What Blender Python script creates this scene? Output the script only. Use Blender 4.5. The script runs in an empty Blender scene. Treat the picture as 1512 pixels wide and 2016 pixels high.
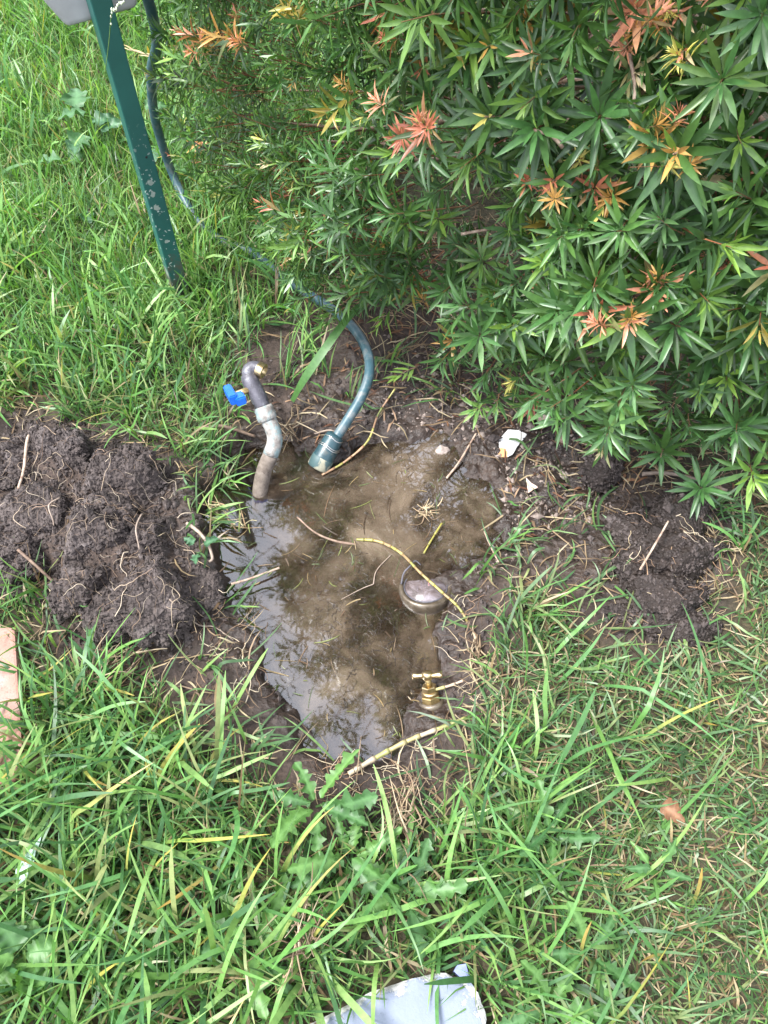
import bpy, bmesh, math, random
import numpy as np
from mathutils import Vector, Matrix, Quaternion

random.seed(11)
RNG = np.random.default_rng(11)
SC = bpy.context.scene
COL = SC.collection
PI = math.pi
R = math.radians

# ------------------------------------------------------------------ camera, sky, sun, exposure
CAM_H = 1.5
TILT = R(33.6)
FPX = 1516.0
cd = bpy.data.cameras.new('camera')
cam = bpy.data.objects.new('camera', cd)
COL.objects.link(cam)
cam.location = (0, 0, CAM_H)
cam.rotation_euler = (TILT, 0, 0)
cd.sensor_fit = 'VERTICAL'
cd.sensor_height = 36.0
cd.sensor_width = 27.0
cd.lens = 36.0 * FPX / 2016.0
cd.clip_start = 0.02
cd.clip_end = 500
SC.camera = cam

SUN_EL, SUN_AZ = R(62), R(-100)          # azimuth measured from +Y towards +X
w = bpy.data.worlds.new('World')
SC.world = w
w.use_nodes = True
nt = w.node_tree
bg = nt.nodes['Background']
sky = nt.nodes.new('ShaderNodeTexSky')
sky.sky_type = 'NISHITA'
sky.sun_disc = False
sky.sun_elevation = SUN_EL
sky.sun_rotation = SUN_AZ
sky.air_density = 1.0
sky.dust_density = 3.0
hsv = nt.nodes.new('ShaderNodeHueSaturation')   # cloud cover: most of the blue gone
hsv.inputs['Saturation'].default_value = 0.22
hsv.inputs['Value'].default_value = 1.0
nt.links.new(sky.outputs[0], hsv.inputs['Color'])
tcw = nt.nodes.new('ShaderNodeTexCoord')
cn = nt.nodes.new('ShaderNodeTexNoise'); cn.inputs['Scale'].default_value = 2.2; cn.inputs['Detail'].default_value = 5
nt.links.new(tcw.outputs['Generated'], cn.inputs['Vector'])
cr = nt.nodes.new('ShaderNodeValToRGB')                # uneven cloud deck over the whole sky
cr.color_ramp.elements[0].position = 0.3; cr.color_ramp.elements[0].color = (5.0, 5.5, 6.9, 1)
cr.color_ramp.elements[1].position = 0.75; cr.color_ramp.elements[1].color = (7.6, 7.9, 8.9, 1)
nt.links.new(cn.outputs['Fac'], cr.inputs[0])
cm = nt.nodes.new('ShaderNodeMix'); cm.data_type = 'RGBA'; cm.inputs[0].default_value = 0.8
nt.links.new(hsv.outputs[0], cm.inputs[6]); nt.links.new(cr.outputs[0], cm.inputs[7])
nt.links.new(cm.outputs[2], bg.inputs['Color'])
bg.inputs['Strength'].default_value = 0.105

sl = bpy.data.lights.new('sun', 'SUN')
sl.energy = 2.3
sl.angle = R(24)
sl.color = (1.0, 0.985, 0.955)
so = bpy.data.objects.new('sun', sl)
COL.objects.link(so)
sdir = Vector((math.sin(SUN_AZ) * math.cos(SUN_EL), math.cos(SUN_AZ) * math.cos(SUN_EL), math.sin(SUN_EL)))
so.rotation_euler = sdir.to_track_quat('Z', 'Y').to_euler()
so.location = (0, 0, 6)

SC.view_settings.view_transform = 'Standard'
SC.view_settings.look = 'None'
SC.view_settings.exposure = 2.17
SC.view_settings.gamma = 1.0
SC.view_settings.use_curve_mapping = False
SC.cycles.max_bounces = 6
SC.cycles.transparent_max_bounces = 12
SC.cycles.caustics_reflective = False
SC.cycles.caustics_refractive = False

# ------------------------------------------------------------------ measuring helpers
CT, ST = math.cos(TILT), math.sin(TILT)

def ray(u, v):
    xc, yc = (u - 756) / FPX, -(v - 1008) / FPX
    return np.array([xc, yc * CT + ST, yc * ST - CT])

def at(u, v, z=0.0):
    """the point of the plane at height z that the photograph shows at (u, v)"""
    d = ray(u, v)
    t = (z - CAM_H) / d[2]
    return np.array([d[0] * t, d[1] * t, z])

def poly_at(pts, z=0.0):
    return np.array([at(u, v, z)[:2] for u, v in pts])

def sdf(poly, x, y):
    """signed distance to a polygon, positive inside"""
    x = np.asarray(x, float); y = np.asarray(y, float)
    d = np.full(x.shape, 1e9); ins = np.zeros(x.shape, bool)
    n = len(poly)
    for i in range(n):
        ax, ay = poly[i]; bx, by = poly[(i + 1) % n]
        ex, ey = bx - ax, by - ay
        t = np.clip(((x - ax) * ex + (y - ay) * ey) / (ex * ex + ey * ey + 1e-12), 0, 1)
        d = np.minimum(d, (x - ax - t * ex) ** 2 + (y - ay - t * ey) ** 2)
        c = ((ay > y) != (by > y)) & (x < (bx - ax) * (y - ay) / (by - ay + 1e-12) + ax)
        ins ^= c
    d = np.sqrt(d)
    return np.where(ins, d, -d)

def sstep(a, b, x):
    t = np.clip((x - a) / (b - a), 0, 1)
    return t * t * (3 - 2 * t)

def _hash(ix, iy, iz, seed):
    h = (ix.astype(np.int64) * 374761393 + iy.astype(np.int64) * 668265263 + iz.astype(np.int64) * 2147483647 + seed * 974711) & 0xFFFFFFFF
    h = ((h ^ (h >> 13)) * 1274126177) & 0xFFFFFFFF
    h = ((h ^ (h >> 16)) * 2246822519) & 0xFFFFFFFF
    return ((h ^ (h >> 15)) & 0xFFFFFF) / float(0xFFFFFF)

def noise(x, y, z=0.0, seed=0):
    x, y, z = np.broadcast_arrays(np.asarray(x, float), np.asarray(y, float), np.asarray(z, float))
    ix, iy, iz = np.floor(x), np.floor(y), np.floor(z)
    fx, fy, fz = x - ix, y - iy, z - iz
    fx, fy, fz = [f * f * (3 - 2 * f) for f in (fx, fy, fz)]
    out = 0
    for dx in (0, 1):
        for dy in (0, 1):
            for dz in (0, 1):
                wgt = (fx if dx else 1 - fx) * (fy if dy else 1 - fy) * (fz if dz else 1 - fz)
                out = out + wgt * _hash(ix + dx, iy + dy, iz + dz, seed)
    return out * 2 - 1

def fbm(x, y, z=0.0, octs=4, seed=0, gain=0.5):
    a, s, f = 1.0, 0, 1.0
    for o in range(octs):
        s = s + a * noise(x * f, y * f, z * f if np.ndim(z) or z else 0.0, seed + o * 17)
        a *= gain; f *= 2.03
    return s

# ------------------------------------------------------------------ object helpers
def tag(o, label=None, cat=None, group=None, kind=None):
    if label: o['label'] = label
    if cat: o['category'] = cat
    if group: o['group'] = group
    if kind: o['kind'] = kind
    return o

def thing(name, label, cat, loc=(0, 0, 0), group=None):
    o = bpy.data.objects.new(name, None)
    o.empty_display_size = 0.05
    COL.objects.link(o)
    o.location = loc
    return tag(o, label, cat, group)

def link(name, me, parent=None):
    o = bpy.data.objects.new(name, me)
    COL.objects.link(o)
    if parent is not None:
        o.parent = parent
        p = parent; base = Vector((0, 0, 0))
        while p is not None:
            base += p.location; p = p.parent
        o.location = -base                    # meshes are written in world coordinates
    return o

class MB:
    """collects shapes in world coordinates, builds one mesh object"""
    def __init__(s): s.v = []; s.f = []; s.c = []; s.smooth = []
    def add(s, v, f, col=None, smooth=True):
        n = len(s.v)
        s.v += [tuple(map(float, p)) for p in v]
        s.f += [tuple(int(i) + n for i in q) for q in f]
        s.smooth += [smooth] * len(f)
        s.c += [col if col is not None else (1, 1, 1)] * len(v)
        return s
    def mesh(s, name, m):
        me = bpy.data.meshes.new(name)
        me.from_pydata(s.v, [], s.f)
        me.polygons.foreach_set('use_smooth', s.smooth)
        ca = me.attributes.new('Col', 'FLOAT_COLOR', 'POINT')
        ca.data.foreach_set('color', np.c_[np.array(s.c, float).reshape(-1, 3), np.ones(len(s.v))].ravel())
        if m: me.materials.append(m)
        me.update()
        return me
    def build(s, name, m, parent=None):
        return link(name, s.mesh(name, m), parent)

def np_mesh(name, verts, faces, cols, m, smooth=True):
    """verts (N,3), faces list of int arrays (M,k), cols (N,3)"""
    me = bpy.data.meshes.new(name)
    nv = len(verts)
    me.vertices.add(nv)
    me.vertices.foreach_set('co', np.ascontiguousarray(verts, np.float32).ravel())
    loops = np.concatenate([f.ravel() for f in faces]).astype(np.int32)
    sizes = np.concatenate([np.full(len(f), f.shape[1]) for f in faces]).astype(np.int32)
    starts = np.concatenate([[0], np.cumsum(sizes)[:-1]]).astype(np.int32)
    me.loops.add(len(loops)); me.loops.foreach_set('vertex_index', loops)
    me.polygons.add(len(sizes))
    me.polygons.foreach_set('loop_start', starts)
    me.polygons.foreach_set('loop_total', sizes)
    me.polygons.foreach_set('use_smooth', np.full(len(sizes), smooth))
    if cols is not None:
        ca = me.attributes.new('Col', 'FLOAT_COLOR', 'POINT')
        ca.data.foreach_set('color', np.c_[cols, np.ones(nv)].astype(np.float32).ravel())
    if m: me.materials.append(m)
    me.update(calc_edges=True)
    return me

def frame_of(axis):
    a = np.array(axis, float); a /= np.linalg.norm(a)
    h = np.array([0, 0, 1.0]) if abs(a[2]) < 0.9 else np.array([1.0, 0, 0])
    x = np.cross(h, a); x /= np.linalg.norm(x)
    return x, np.cross(a, x), a

def spline(pts, n):
    """Catmull-Rom through pts"""
    p = np.array(pts, float)
    p = np.vstack([2 * p[0] - p[1], p, 2 * p[-1] - p[-2]])
    out = []
    segs = len(p) - 3
    for i in range(segs):
        k = max(2, int(round(n / segs)))
        for t in np.linspace(0, 1, k, endpoint=(i == segs - 1)):
            a, b, c, d = p[i:i + 4]
            out.append(0.5 * (2 * b + (c - a) * t + (2 * a - 5 * b + 4 * c - d) * t * t + (3 * b - a - 3 * c + d) * t ** 3))
    return np.array(out)

def tube(pts, rad, sides=8, caps=True, squash=1.0, rough=0.0):
    pts = np.array(pts, float)
    n = len(pts)
    rad = np.full(n, rad) if np.ndim(rad) == 0 else np.array(rad, float)
    tan = np.gradient(pts, axis=0)
    tan /= np.linalg.norm(tan, axis=1)[:, None] + 1e-12
    x, _, _ = frame_of(tan[0])
    V = []; F = []
    for i in range(n):
        x = x - tan[i] * np.dot(x, tan[i]); x /= np.linalg.norm(x) + 1e-12
        y = np.cross(tan[i], x)
        for k in range(sides):
            a = 2 * PI * k / sides
            r = rad[i] * (1 + (random.uniform(-rough, rough) if rough else 0))
            V.append(pts[i] + r * (math.cos(a) * x + squash * math.sin(a) * y))
    for i in range(n - 1):
        for k in range(sides):
            a = i * sides + k; b = i * sides + (k + 1) % sides
            F.append((a, b, b + sides, a + sides))
    if caps:
        F.append(tuple(range(sides))[::-1]); F.append(tuple((n - 1) * sides + k for k in range(sides)))
    return V, F

def lathe(origin, axis, prof, sides=32, rot=0.0, cap0=True, cap1=True):
    """prof: (radius, height along the axis)"""
    x, y, a = frame_of(axis)
    o = np.array(origin, float)
    V = []; F = []
    for r, h in prof:
        for k in range(sides):
            t = 2 * PI * k / sides + rot
            V.append(o + a * h + r * (math.cos(t) * x + math.sin(t) * y))
    for i in range(len(prof) - 1):
        for k in range(sides):
            p = i * sides + k; q = i * sides + (k + 1) % sides
            F.append((p, q, q + sides, p + sides))
    if cap0: F.append(tuple(range(sides))[::-1])
    if cap1: F.append(tuple((len(prof) - 1) * sides + k for k in range(sides)))
    return V, F

def bm_obj(name, bm, m, parent=None, smooth=False):
    me = bpy.data.meshes.new(name)
    bm.to_mesh(me); bm.free()
    me.polygons.foreach_set('use_smooth', np.full(len(me.polygons), smooth))
    me.materials.append(m)
    return link(name, me, parent)

def prism(outline, z0, z1, bevel=0.004, jag=0.0, segs=2):
    """solid from an (x, y) outline between two heights, bevelled"""
    bm = bmesh.new()
    vs = [bm.verts.new((p[0], p[1], z0)) for p in outline]
    f = bm.faces.new(vs)
    bm.normal_update()
    if f.normal.z > 0: f.normal_flip()
    r = bmesh.ops.extrude_face_region(bm, geom=[f])
    for v in [g for g in r['geom'] if isinstance(g, bmesh.types.BMVert)]:
        v.co.z = z1
    bmesh.ops.recalc_face_normals(bm, faces=bm.faces)
    if bevel:
        bmesh.ops.bevel(bm, geom=list(bm.edges), offset=bevel, segments=segs, profile=0.6, affect='EDGES')
    return bm

# ------------------------------------------------------------------ materials
def new_mat(name):
    m = bpy.data.materials.new(name)
    m.use_nodes = True
    t = m.node_tree
    return m, t, t.nodes['Principled BSDF'], t.nodes['Material Output']

def N(t, typ, **kw):
    n = t.nodes.new(typ)
    for k, v in kw.items():
        if k in n.inputs: n.inputs[k].default_value = v
        else: setattr(n, k, v)
    return n

def ramp(t, stops, src):
    r = t.nodes.new('ShaderNodeValToRGB')
    e = r.color_ramp.elements
    while len(e) < len(stops): e.new(0.5)
    for i, (p, c) in enumerate(stops):
        e[i].position = p
        e[i].color = (c, c, c, 1) if np.ndim(c) == 0 else (*c, 1)
    t.links.new(src, r.inputs[0])
    return r

def mixc(t, fac, a, b, mode='MIX'):
    n = t.nodes.new('ShaderNodeMix'); n.data_type = 'RGBA'; n.blend_type = mode
    for s, x in ((0, fac), (6, a), (7, b)):
        if hasattr(x, 'links'): t.links.new(x, n.inputs[s])
        elif np.ndim(x) == 0: n.inputs[s].default_value = x
        else: n.inputs[s].default_value = (*x, 1)
    return n.outputs[2]

def coords(t, scale=1.0):
    g = t.nodes.new('ShaderNodeNewGeometry')
    return g.outputs['Position']

def bump_into(t, bs, h, strength, dist):
    b = N(t, 'ShaderNodeBump', Strength=strength, Distance=dist)
    t.links.new(h, b.inputs['Height'])
    t.links.new(b.outputs[0], bs.inputs['Normal'])
    return b

def noise_mat(name, stops, scale, rough=0.7, detail=6, bump=0.3, bdist=0.003, metallic=0.0, spec=0.5, dist=0.0, bscale=None, local=False):
    m, t, bs, out = new_mat(name)
    if local:
        p = t.nodes.new('ShaderNodeTexCoord').outputs['Object']
    else:
        p = coords(t)
    n = N(t, 'ShaderNodeTexNoise', Scale=scale, Detail=detail, Roughness=0.62, Distortion=dist)
    t.links.new(p, n.inputs['Vector'])
    r = ramp(t, stops, n.outputs['Fac'])
    t.links.new(r.outputs[0], bs.inputs['Base Color'])
    bs.inputs['Roughness'].default_value = rough
    bs.inputs['Metallic'].default_value = metallic
    bs.inputs['Specular IOR Level'].default_value = spec
    if bump:
        n2 = N(t, 'ShaderNodeTexNoise', Scale=bscale or scale * 3, Detail=5, Roughness=0.6)
        t.links.new(p, n2.inputs['Vector'])
        bump_into(t, bs, n2.outputs['Fac'], bump, bdist)
    return m

def leaf_mat(name, rough=0.42, trans=0.3, spec=0.5, vein=0.0, tint=(1.0, 1.0, 1.0)):
    """blade / leaf: colour from the plant's own Col attribute, some light passing through"""
    m, t, bs, out = new_mat(name)
    a = N(t, 'ShaderNodeAttribute', attribute_name='Col')
    p = coords(t)
    n = N(t, 'ShaderNodeTexNoise', Scale=90, Detail=3, Roughness=0.6)
    t.links.new(p, n.inputs['Vector'])
    r = ramp(t, [(0.25, (0.72, 0.76, 0.72)), (0.75, (1.2, 1.16, 1.1))], n.outputs['Fac'])
    c = mixc(t, 1.0, a.outputs['Color'], r.outputs[0], 'MULTIPLY')
    t.links.new(c, bs.inputs['Base Color'])
    bs.inputs['Roughness'].default_value = rough
    bs.inputs['Specular IOR Level'].default_value = spec
    tr = t.nodes.new('ShaderNodeBsdfTranslucent')
    c2 = mixc(t, 1.0, c, (1.25, 1.35, 0.6), 'MULTIPLY')
    t.links.new(c2, tr.inputs['Color'])
    mx = N(t, 'ShaderNodeMixShader', Fac=trans)
    t.links.new(bs.outputs[0], mx.inputs[1]); t.links.new(tr.outputs[0], mx.inputs[2])
    t.links.new(mx.outputs[0], out.inputs['Surface'])
    return m

M = {}
M['grass'] = leaf_mat('grass_blade', 0.42, 0.36, 0.5)
M['straw'] = leaf_mat('dry_straw', 0.6, 0.15, 0.35)
M['leaf'] = leaf_mat('shrub_leaf', 0.36, 0.22, 0.5)
M['weed'] = leaf_mat('weed_leaf', 0.45, 0.3, 0.4)
M['litter'] = leaf_mat('leaf_litter', 0.65, 0.05, 0.3)
M['root'] = leaf_mat('root', 0.7, 0.0, 0.3)
M['rootwet'] = leaf_mat('wet_root', 0.35, 0.0, 0.5)
M['cane'] = leaf_mat('grass_cane', 0.4, 0.05, 0.5)
M['twig'] = noise_mat('twig_bark', [(0.3, (0.11, 0.06, 0.035)), (0.7, (0.3, 0.2, 0.13))], 120, 0.75, bump=0.4, bdist=0.001)
M['stick'] = noise_mat('dry_stick', [(0.35, (0.16, 0.10, 0.07)), (0.65, (0.42, 0.32, 0.24))], 60, 0.75, bump=0.4, bdist=0.001)

def soil_mat(name, dark, light, grey, rough=0.85, bumpd=0.006):
    m, t, bs, out = new_mat(name)
    p = coords(t)
    n1 = N(t, 'ShaderNodeTexNoise', Scale=14, Detail=8, Roughness=0.66)
    n2 = N(t, 'ShaderNodeTexNoise', Scale=160, Detail=6, Roughness=0.7)
    vo = N(t, 'ShaderNodeTexVoronoi', Scale=130)
    for n in (n1, n2, vo): t.links.new(p, n.inputs['Vector'])
    r1 = ramp(t, [(0.3, dark), (0.55, light), (0.75, grey)], n1.outputs['Fac'])
    r2 = ramp(t, [(0.3, (0.55, 0.53, 0.5)), (0.7, (1.35, 1.35, 1.35))], n2.outputs['Fac'])
    c = mixc(t, 1.0, r1.outputs[0], r2.outputs[0], 'MULTIPLY')
    t.links.new(c, bs.inputs['Base Color'])
    bs.inputs['Roughness'].default_value = rough
    bs.inputs['Specular IOR Level'].default_value = 0.35
    ad = N(t, 'ShaderNodeMath', operation='ADD')
    t.links.new(n2.outputs['Fac'], ad.inputs[0]); t.links.new(vo.outputs['Distance'], ad.inputs[1])
    bump_into(t, bs, ad.outputs[0], 0.8, bumpd)
    return m
M['clod'] = soil_mat('crumbly_soil', (0.032, 0.025, 0.023), (0.078, 0.062, 0.057), (0.138, 0.118, 0.113))
M['clod_dark'] = soil_mat('damp_soil', (0.012, 0.008, 0.0065), (0.026, 0.018, 0.0145), (0.042, 0.031, 0.026), 0.55)

def ground_mat():
    m, t, bs, out = new_mat('ground_soil')
    p = coords(t)
    wet = N(t, 'ShaderNodeAttribute', attribute_name='wet')
    bare = N(t, 'ShaderNodeAttribute', attribute_name='bare')
    n1 = N(t, 'ShaderNodeTexNoise', Scale=9, Detail=9, Roughness=0.68)
    n2 = N(t, 'ShaderNodeTexNoise', Scale=150, Detail=6, Roughness=0.7)
    n3 = N(t, 'ShaderNodeTexNoise', Scale=35, Detail=6, Roughness=0.6, Distortion=1.5)
    vo = N(t, 'ShaderNodeTexVoronoi', Scale=75)
    for n in (n1, n2, n3, vo): t.links.new(p, n.inputs['Vector'])
    soil = ramp(t, [(0.3, (0.018, 0.012, 0.010)), (0.5, (0.040, 0.027, 0.021)), (0.72, (0.078, 0.056, 0.046))], n1.outputs['Fac'])
    speck = ramp(t, [(0.3, (0.5, 0.48, 0.46)), (0.72, (1.5, 1.45, 1.4))], n2.outputs['Fac'])
    c = mixc(t, 1.0, soil.outputs[0], speck.outputs[0], 'MULTIPLY')
    thatch = ramp(t, [(0.3, (0.014, 0.015, 0.006)), (0.5, (0.040, 0.034, 0.017)), (0.7, (0.10, 0.075, 0.042))], n3.outputs['Fac'])
    c = mixc(t, bare.outputs['Fac'], thatch.outputs[0], c)
    wm = N(t, 'ShaderNodeMath', operation='MULTIPLY'); wm.inputs[1].default_value = 0.55
    t.links.new(wet.outputs['Fac'], wm.inputs[0])
    c = mixc(t, wm.outputs[0], c, mixc(t, 1.0, c, (0.5, 0.45, 0.4), 'MULTIPLY'))
    t.links.new(c, bs.inputs['Base Color'])
    rr = N(t, 'ShaderNodeMapRange'); rr.inputs['To Min'].default_value = 0.9; rr.inputs['To Max'].default_value = 0.3
    t.links.new(wet.outputs['Fac'], rr.inputs['Value'])
    t.links.new(rr.outputs[0], bs.inputs['Roughness'])
    ad = N(t, 'ShaderNodeMath', operation='ADD')
    t.links.new(n2.outputs['Fac'], ad.inputs[0]); t.links.new(vo.outputs['Distance'], ad.inputs[1])
    bump_into(t, bs, ad.outputs[0], 0.7, 0.006)
    return m
M['ground'] = ground_mat()

def water_mat():
    m, t, bs, out = new_mat('muddy_water')
    p = coords(t)
    t.nodes.remove(bs)
    n1 = N(t, 'ShaderNodeTexNoise', Scale=7, Detail=5, Roughness=0.6, Distortion=0.6)
    n2 = N(t, 'ShaderNodeTexNoise', Scale=55, Detail=4, Roughness=0.65)
    t.links.new(p, n1.inputs['Vector']); t.links.new(p, n2.inputs['Vector'])
    mud = ramp(t, [(0.3, (0.042, 0.029, 0.019)), (0.50, (0.100, 0.073, 0.050)), (0.70, (0.145, 0.110, 0.078))], n1.outputs['Fac'])
    df = N(t, 'ShaderNodeBsdfDiffuse'); t.links.new(mud.outputs[0], df.inputs['Color'])
    tp = N(t, 'ShaderNodeBsdfTransparent'); tp.inputs['Color'].default_value = (0.86, 0.78, 0.68, 1)
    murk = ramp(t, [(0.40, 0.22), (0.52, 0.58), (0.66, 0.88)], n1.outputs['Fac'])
    sx = t.nodes.new('ShaderNodeSeparateXYZ'); t.links.new(p, sx.inputs[0])   # silt hangs over the shallow eastern part; western murk cut to paint bank shade
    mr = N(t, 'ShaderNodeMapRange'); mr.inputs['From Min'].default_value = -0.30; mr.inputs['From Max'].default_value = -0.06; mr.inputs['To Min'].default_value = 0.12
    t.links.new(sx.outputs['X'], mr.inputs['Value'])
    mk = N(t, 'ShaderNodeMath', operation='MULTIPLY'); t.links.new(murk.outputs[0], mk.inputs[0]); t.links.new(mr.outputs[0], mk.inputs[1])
    dp_ = N(t, 'ShaderNodeAttribute', attribute_name='depth')
    md = N(t, 'ShaderNodeMapRange'); md.inputs['From Min'].default_value = 0.0; md.inputs['From Max'].default_value = 0.016
    t.links.new(dp_.outputs['Fac'], md.inputs['Value'])
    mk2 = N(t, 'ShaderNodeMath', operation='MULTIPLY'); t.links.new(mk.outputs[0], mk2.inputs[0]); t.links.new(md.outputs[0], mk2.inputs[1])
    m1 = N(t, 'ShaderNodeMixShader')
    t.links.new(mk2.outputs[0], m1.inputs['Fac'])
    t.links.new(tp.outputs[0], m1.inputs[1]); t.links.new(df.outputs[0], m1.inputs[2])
    gl = N(t, 'ShaderNodeBsdfGlossy', Roughness=0.012)
    gl.inputs['Color'].default_value = (1, 1, 1, 1)
    b = N(t, 'ShaderNodeBump', Strength=0.008, Distance=0.003)
    t.links.new(n2.outputs['Fac'], b.inputs['Height'])
    t.links.new(b.outputs[0], gl.inputs['Normal'])
    fr = N(t, 'ShaderNodeFresnel', IOR=1.95)
    t.links.new(b.outputs[0], fr.inputs['Normal'])
    m2 = N(t, 'ShaderNodeMixShader')
    t.links.new(fr.outputs[0], m2.inputs['Fac'])
    t.links.new(m1.outputs[0], m2.inputs[1]); t.links.new(gl.outputs[0], m2.inputs[2])
    t.links.new(m2.outputs[0], out.inputs['Surface'])
    return m
M['water'] = water_mat()

# ------------------------------------------------------------------ the ground
POOL_PX = [(452, 905), (500, 880), (560, 872), (600, 880), (650, 905), (700, 878), (760, 868), (850, 862), (910, 880), (960, 900),
           (975, 950), (990, 1010), (985, 1065), (945, 1105), (905, 1125), (905, 1175), (880, 1205), (868, 1260), (880, 1320), (884, 1375),
           (862, 1412), (835, 1418), (800, 1450), (760, 1490), (700, 1512), (640, 1498), (595, 1455), (572, 1405), (545, 1350),
           (508, 1300), (480, 1240), (470, 1180), (440, 1140), (415, 1090), (405, 1030), (425, 960)]
BARE_PX = [(440, 690), (540, 640), (700, 540), (900, 620), (1120, 760), (1260, 880), (1460, 960), (1450, 1080), (1420, 1210), (1400, 1280), (1240, 1285),
           (1120, 1230), (1040, 1190), (1000, 1260), (990, 1340), (960, 1430), (905, 1545), (775, 1655), (640, 1635), (535, 1560), (445, 1470),
           (290, 1335), (105, 1310), (80, 1190), (-120, 1160), (-120, 810), (100, 810), (330, 880), (400, 920), (470, 850), (480, 760)]
PILE_PX = [(-120, 830), (120, 830), (280, 880), (370, 950), (380, 1060), (390, 1200), (330, 1270), (140, 1250), (80, 1140), (-120, 1150)]
MUD_PX = [(600, 700), (720, 640), (960, 740), (1160, 840), (1220, 930), (1200, 1020), (1080, 1060), (1000, 1120), (950, 1250), (940, 1360), (870, 1440), (700, 1540),
          (600, 1500), (560, 1420), (500, 1330), (400, 1290), (430, 1100), (400, 950), (520, 860)]
UNDER_PX = [(560, 560), (700, 480), (950, 430), (1512, 700), (1512, 1000), (1250, 920), (1120, 810), (980, 760), (860, 740), (700, 640)]
WATER_Z = -0.05
POOL = poly_at(POOL_PX, WATER_Z)
BARE = poly_at(BARE_PX)
PILE = poly_at(PILE_PX)
MUD = poly_at(MUD_PX, -0.03)
UNDER = poly_at(UNDER_PX)

def ground_z(x, y):
    x = np.asarray(x, float); y = np.asarray(y, float)
    wob = 0.022 * fbm(x * 14, y * 14, octs=3, seed=5)
    dp = sdf(POOL, x, y) + wob * 1.5 + 0.010 * fbm(x * 45, y * 45, octs=3, seed=6)
    dm = sdf(MUD, x, y) + wob
    db = sdf(BARE, x, y)
    pl = sdf(PILE, x, y)
    far = np.hypot(x - 0.0, y - 1.5)
    z = 0.012 * fbm(x * 3, y * 3, octs=3, seed=1) * np.clip(far, 0.4, 3)
    z = z + 0.006 * fbm(x * 25, y * 25, octs=3, seed=2) * sstep(-0.1, 0.05, db)
    z = np.where(far > 6, z + 0.04 * (fbm(x * 0.2, y * 0.2, seed=8)) * sstep(6, 20, far), z)
    flat = -0.034 + 0.013 * fbm(x * 22, y * 22, octs=4, seed=3)
    k = sstep(-0.05, 0.06, dm)
    z = z * (1 - k) + flat * k
    z = z + 0.055 * sstep(-0.02, 0.14, pl) * (1 + 0.4 * fbm(x * 9, y * 9, seed=9))
    deep = np.clip(dp, 0, 0.12)
    left = sstep(-0.12, -0.30, x)
    bed = WATER_Z - 0.004 - (0.15 + 0.4 * left) * deep + 0.011 * fbm(x * 13, y * 13, octs=5, seed=4) * (1 - 0.6 * left)
    kin = sstep(-0.018, 0.02, dp)
    z = z * (1 - kin) + bed * kin
    return z

def axis_coords(lo, hi, step, far):
    core = np.arange(lo, hi + 1e-9, step)
    a = [core[0]]; s = step
    while a[-1] > -far: s *= 1.22; a.append(a[-1] - s)
    b = [core[-1]]; s = step
    while b[-1] < far: s *= 1.22; b.append(b[-1] + s)
    return np.r_[a[::-1][:-1], core, b[1:]]

gx = axis_coords(-0.72, 0.85, 0.0058, 70)
gy = axis_coords(0.42, 1.62, 0.0058, 70)
GX, GY = np.meshgrid(gx, gy)
GZ = ground_z(GX.ravel(), GY.ravel()).reshape(GX.shape)
idx = np.arange(GX.size).reshape(GX.shape)
fq = np.stack([idx[:-1, :-1], idx[:-1, 1:], idx[1:, 1:], idx[1:, :-1]], -1).reshape(-1, 4)
gm = np_mesh('ground', np.stack([GX.ravel(), GY.ravel(), GZ.ravel()], 1), [fq], None, M['ground'])
dp = sdf(POOL, GX.ravel(), GY.ravel()); dm = sdf(MUD, GX.ravel(), GY.ravel()); db = sdf(BARE, GX.ravel(), GY.ravel())
RMUD = poly_at([(1130, 900), (1250, 880), (1440, 960), (1430, 1090), (1400, 1230), (1260, 1260), (1130, 1150), (1010, 1110), (1020, 1000)])
wet = np.clip(np.maximum(0.7 * sstep(-0.05, 0.04, sdf(RMUD, GX.ravel(), GY.ravel())), 0) + np.maximum(sstep(-0.09, 0.0, dp), 0.75 * sstep(-0.03, 0.09, dm)) + 0.25 * fbm(GX.ravel() * 11, GY.ravel() * 11, seed=31), 0, 1) * sstep(-0.1, 0.03, db)
wa = gm.attributes.new('wet', 'FLOAT', 'POINT'); wa.data.foreach_set('value', wet.astype(np.float32))
ba = gm.attributes.new('bare', 'FLOAT', 'POINT'); ba.data.foreach_set('value', sstep(-0.06, 0.04, db).astype(np.float32))
tag(link('ground', gm), 'dark garden soil under the lawn and around the hole', kind='structure')

# water: a sheet a little larger than the hole, cut by the banks
c = POOL.mean(0)
wb = [(p - c) * 1.25 + c for p in POOL]
wb = np.array(wb)
wx, wy = np.meshgrid(np.arange(wb[:, 0].min(), wb[:, 0].max(), 0.009), np.arange(wb[:, 1].min(), wb[:, 1].max(), 0.009))
wi = np.arange(wx.size).reshape(wx.shape)
wq = np.stack([wi[:-1, :-1], wi[:-1, 1:], wi[1:, 1:], wi[1:, :-1]], -1).reshape(-1, 4)
wq = wq[(sdf(wb, wx.ravel(), wy.ravel()) > 0)[wq].all(1)]
used = np.unique(wq); remap = np.zeros(wx.size, int); remap[used] = np.arange(len(used))
wxy = np.stack([wx.ravel(), wy.ravel()], 1)[used]
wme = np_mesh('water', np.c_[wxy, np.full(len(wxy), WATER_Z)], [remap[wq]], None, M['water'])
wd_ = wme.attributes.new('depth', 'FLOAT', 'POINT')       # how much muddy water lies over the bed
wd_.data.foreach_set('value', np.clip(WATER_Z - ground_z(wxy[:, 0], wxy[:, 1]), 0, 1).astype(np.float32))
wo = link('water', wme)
tag(wo, 'shallow muddy puddle filling the dug hole', kind='structure')

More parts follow.
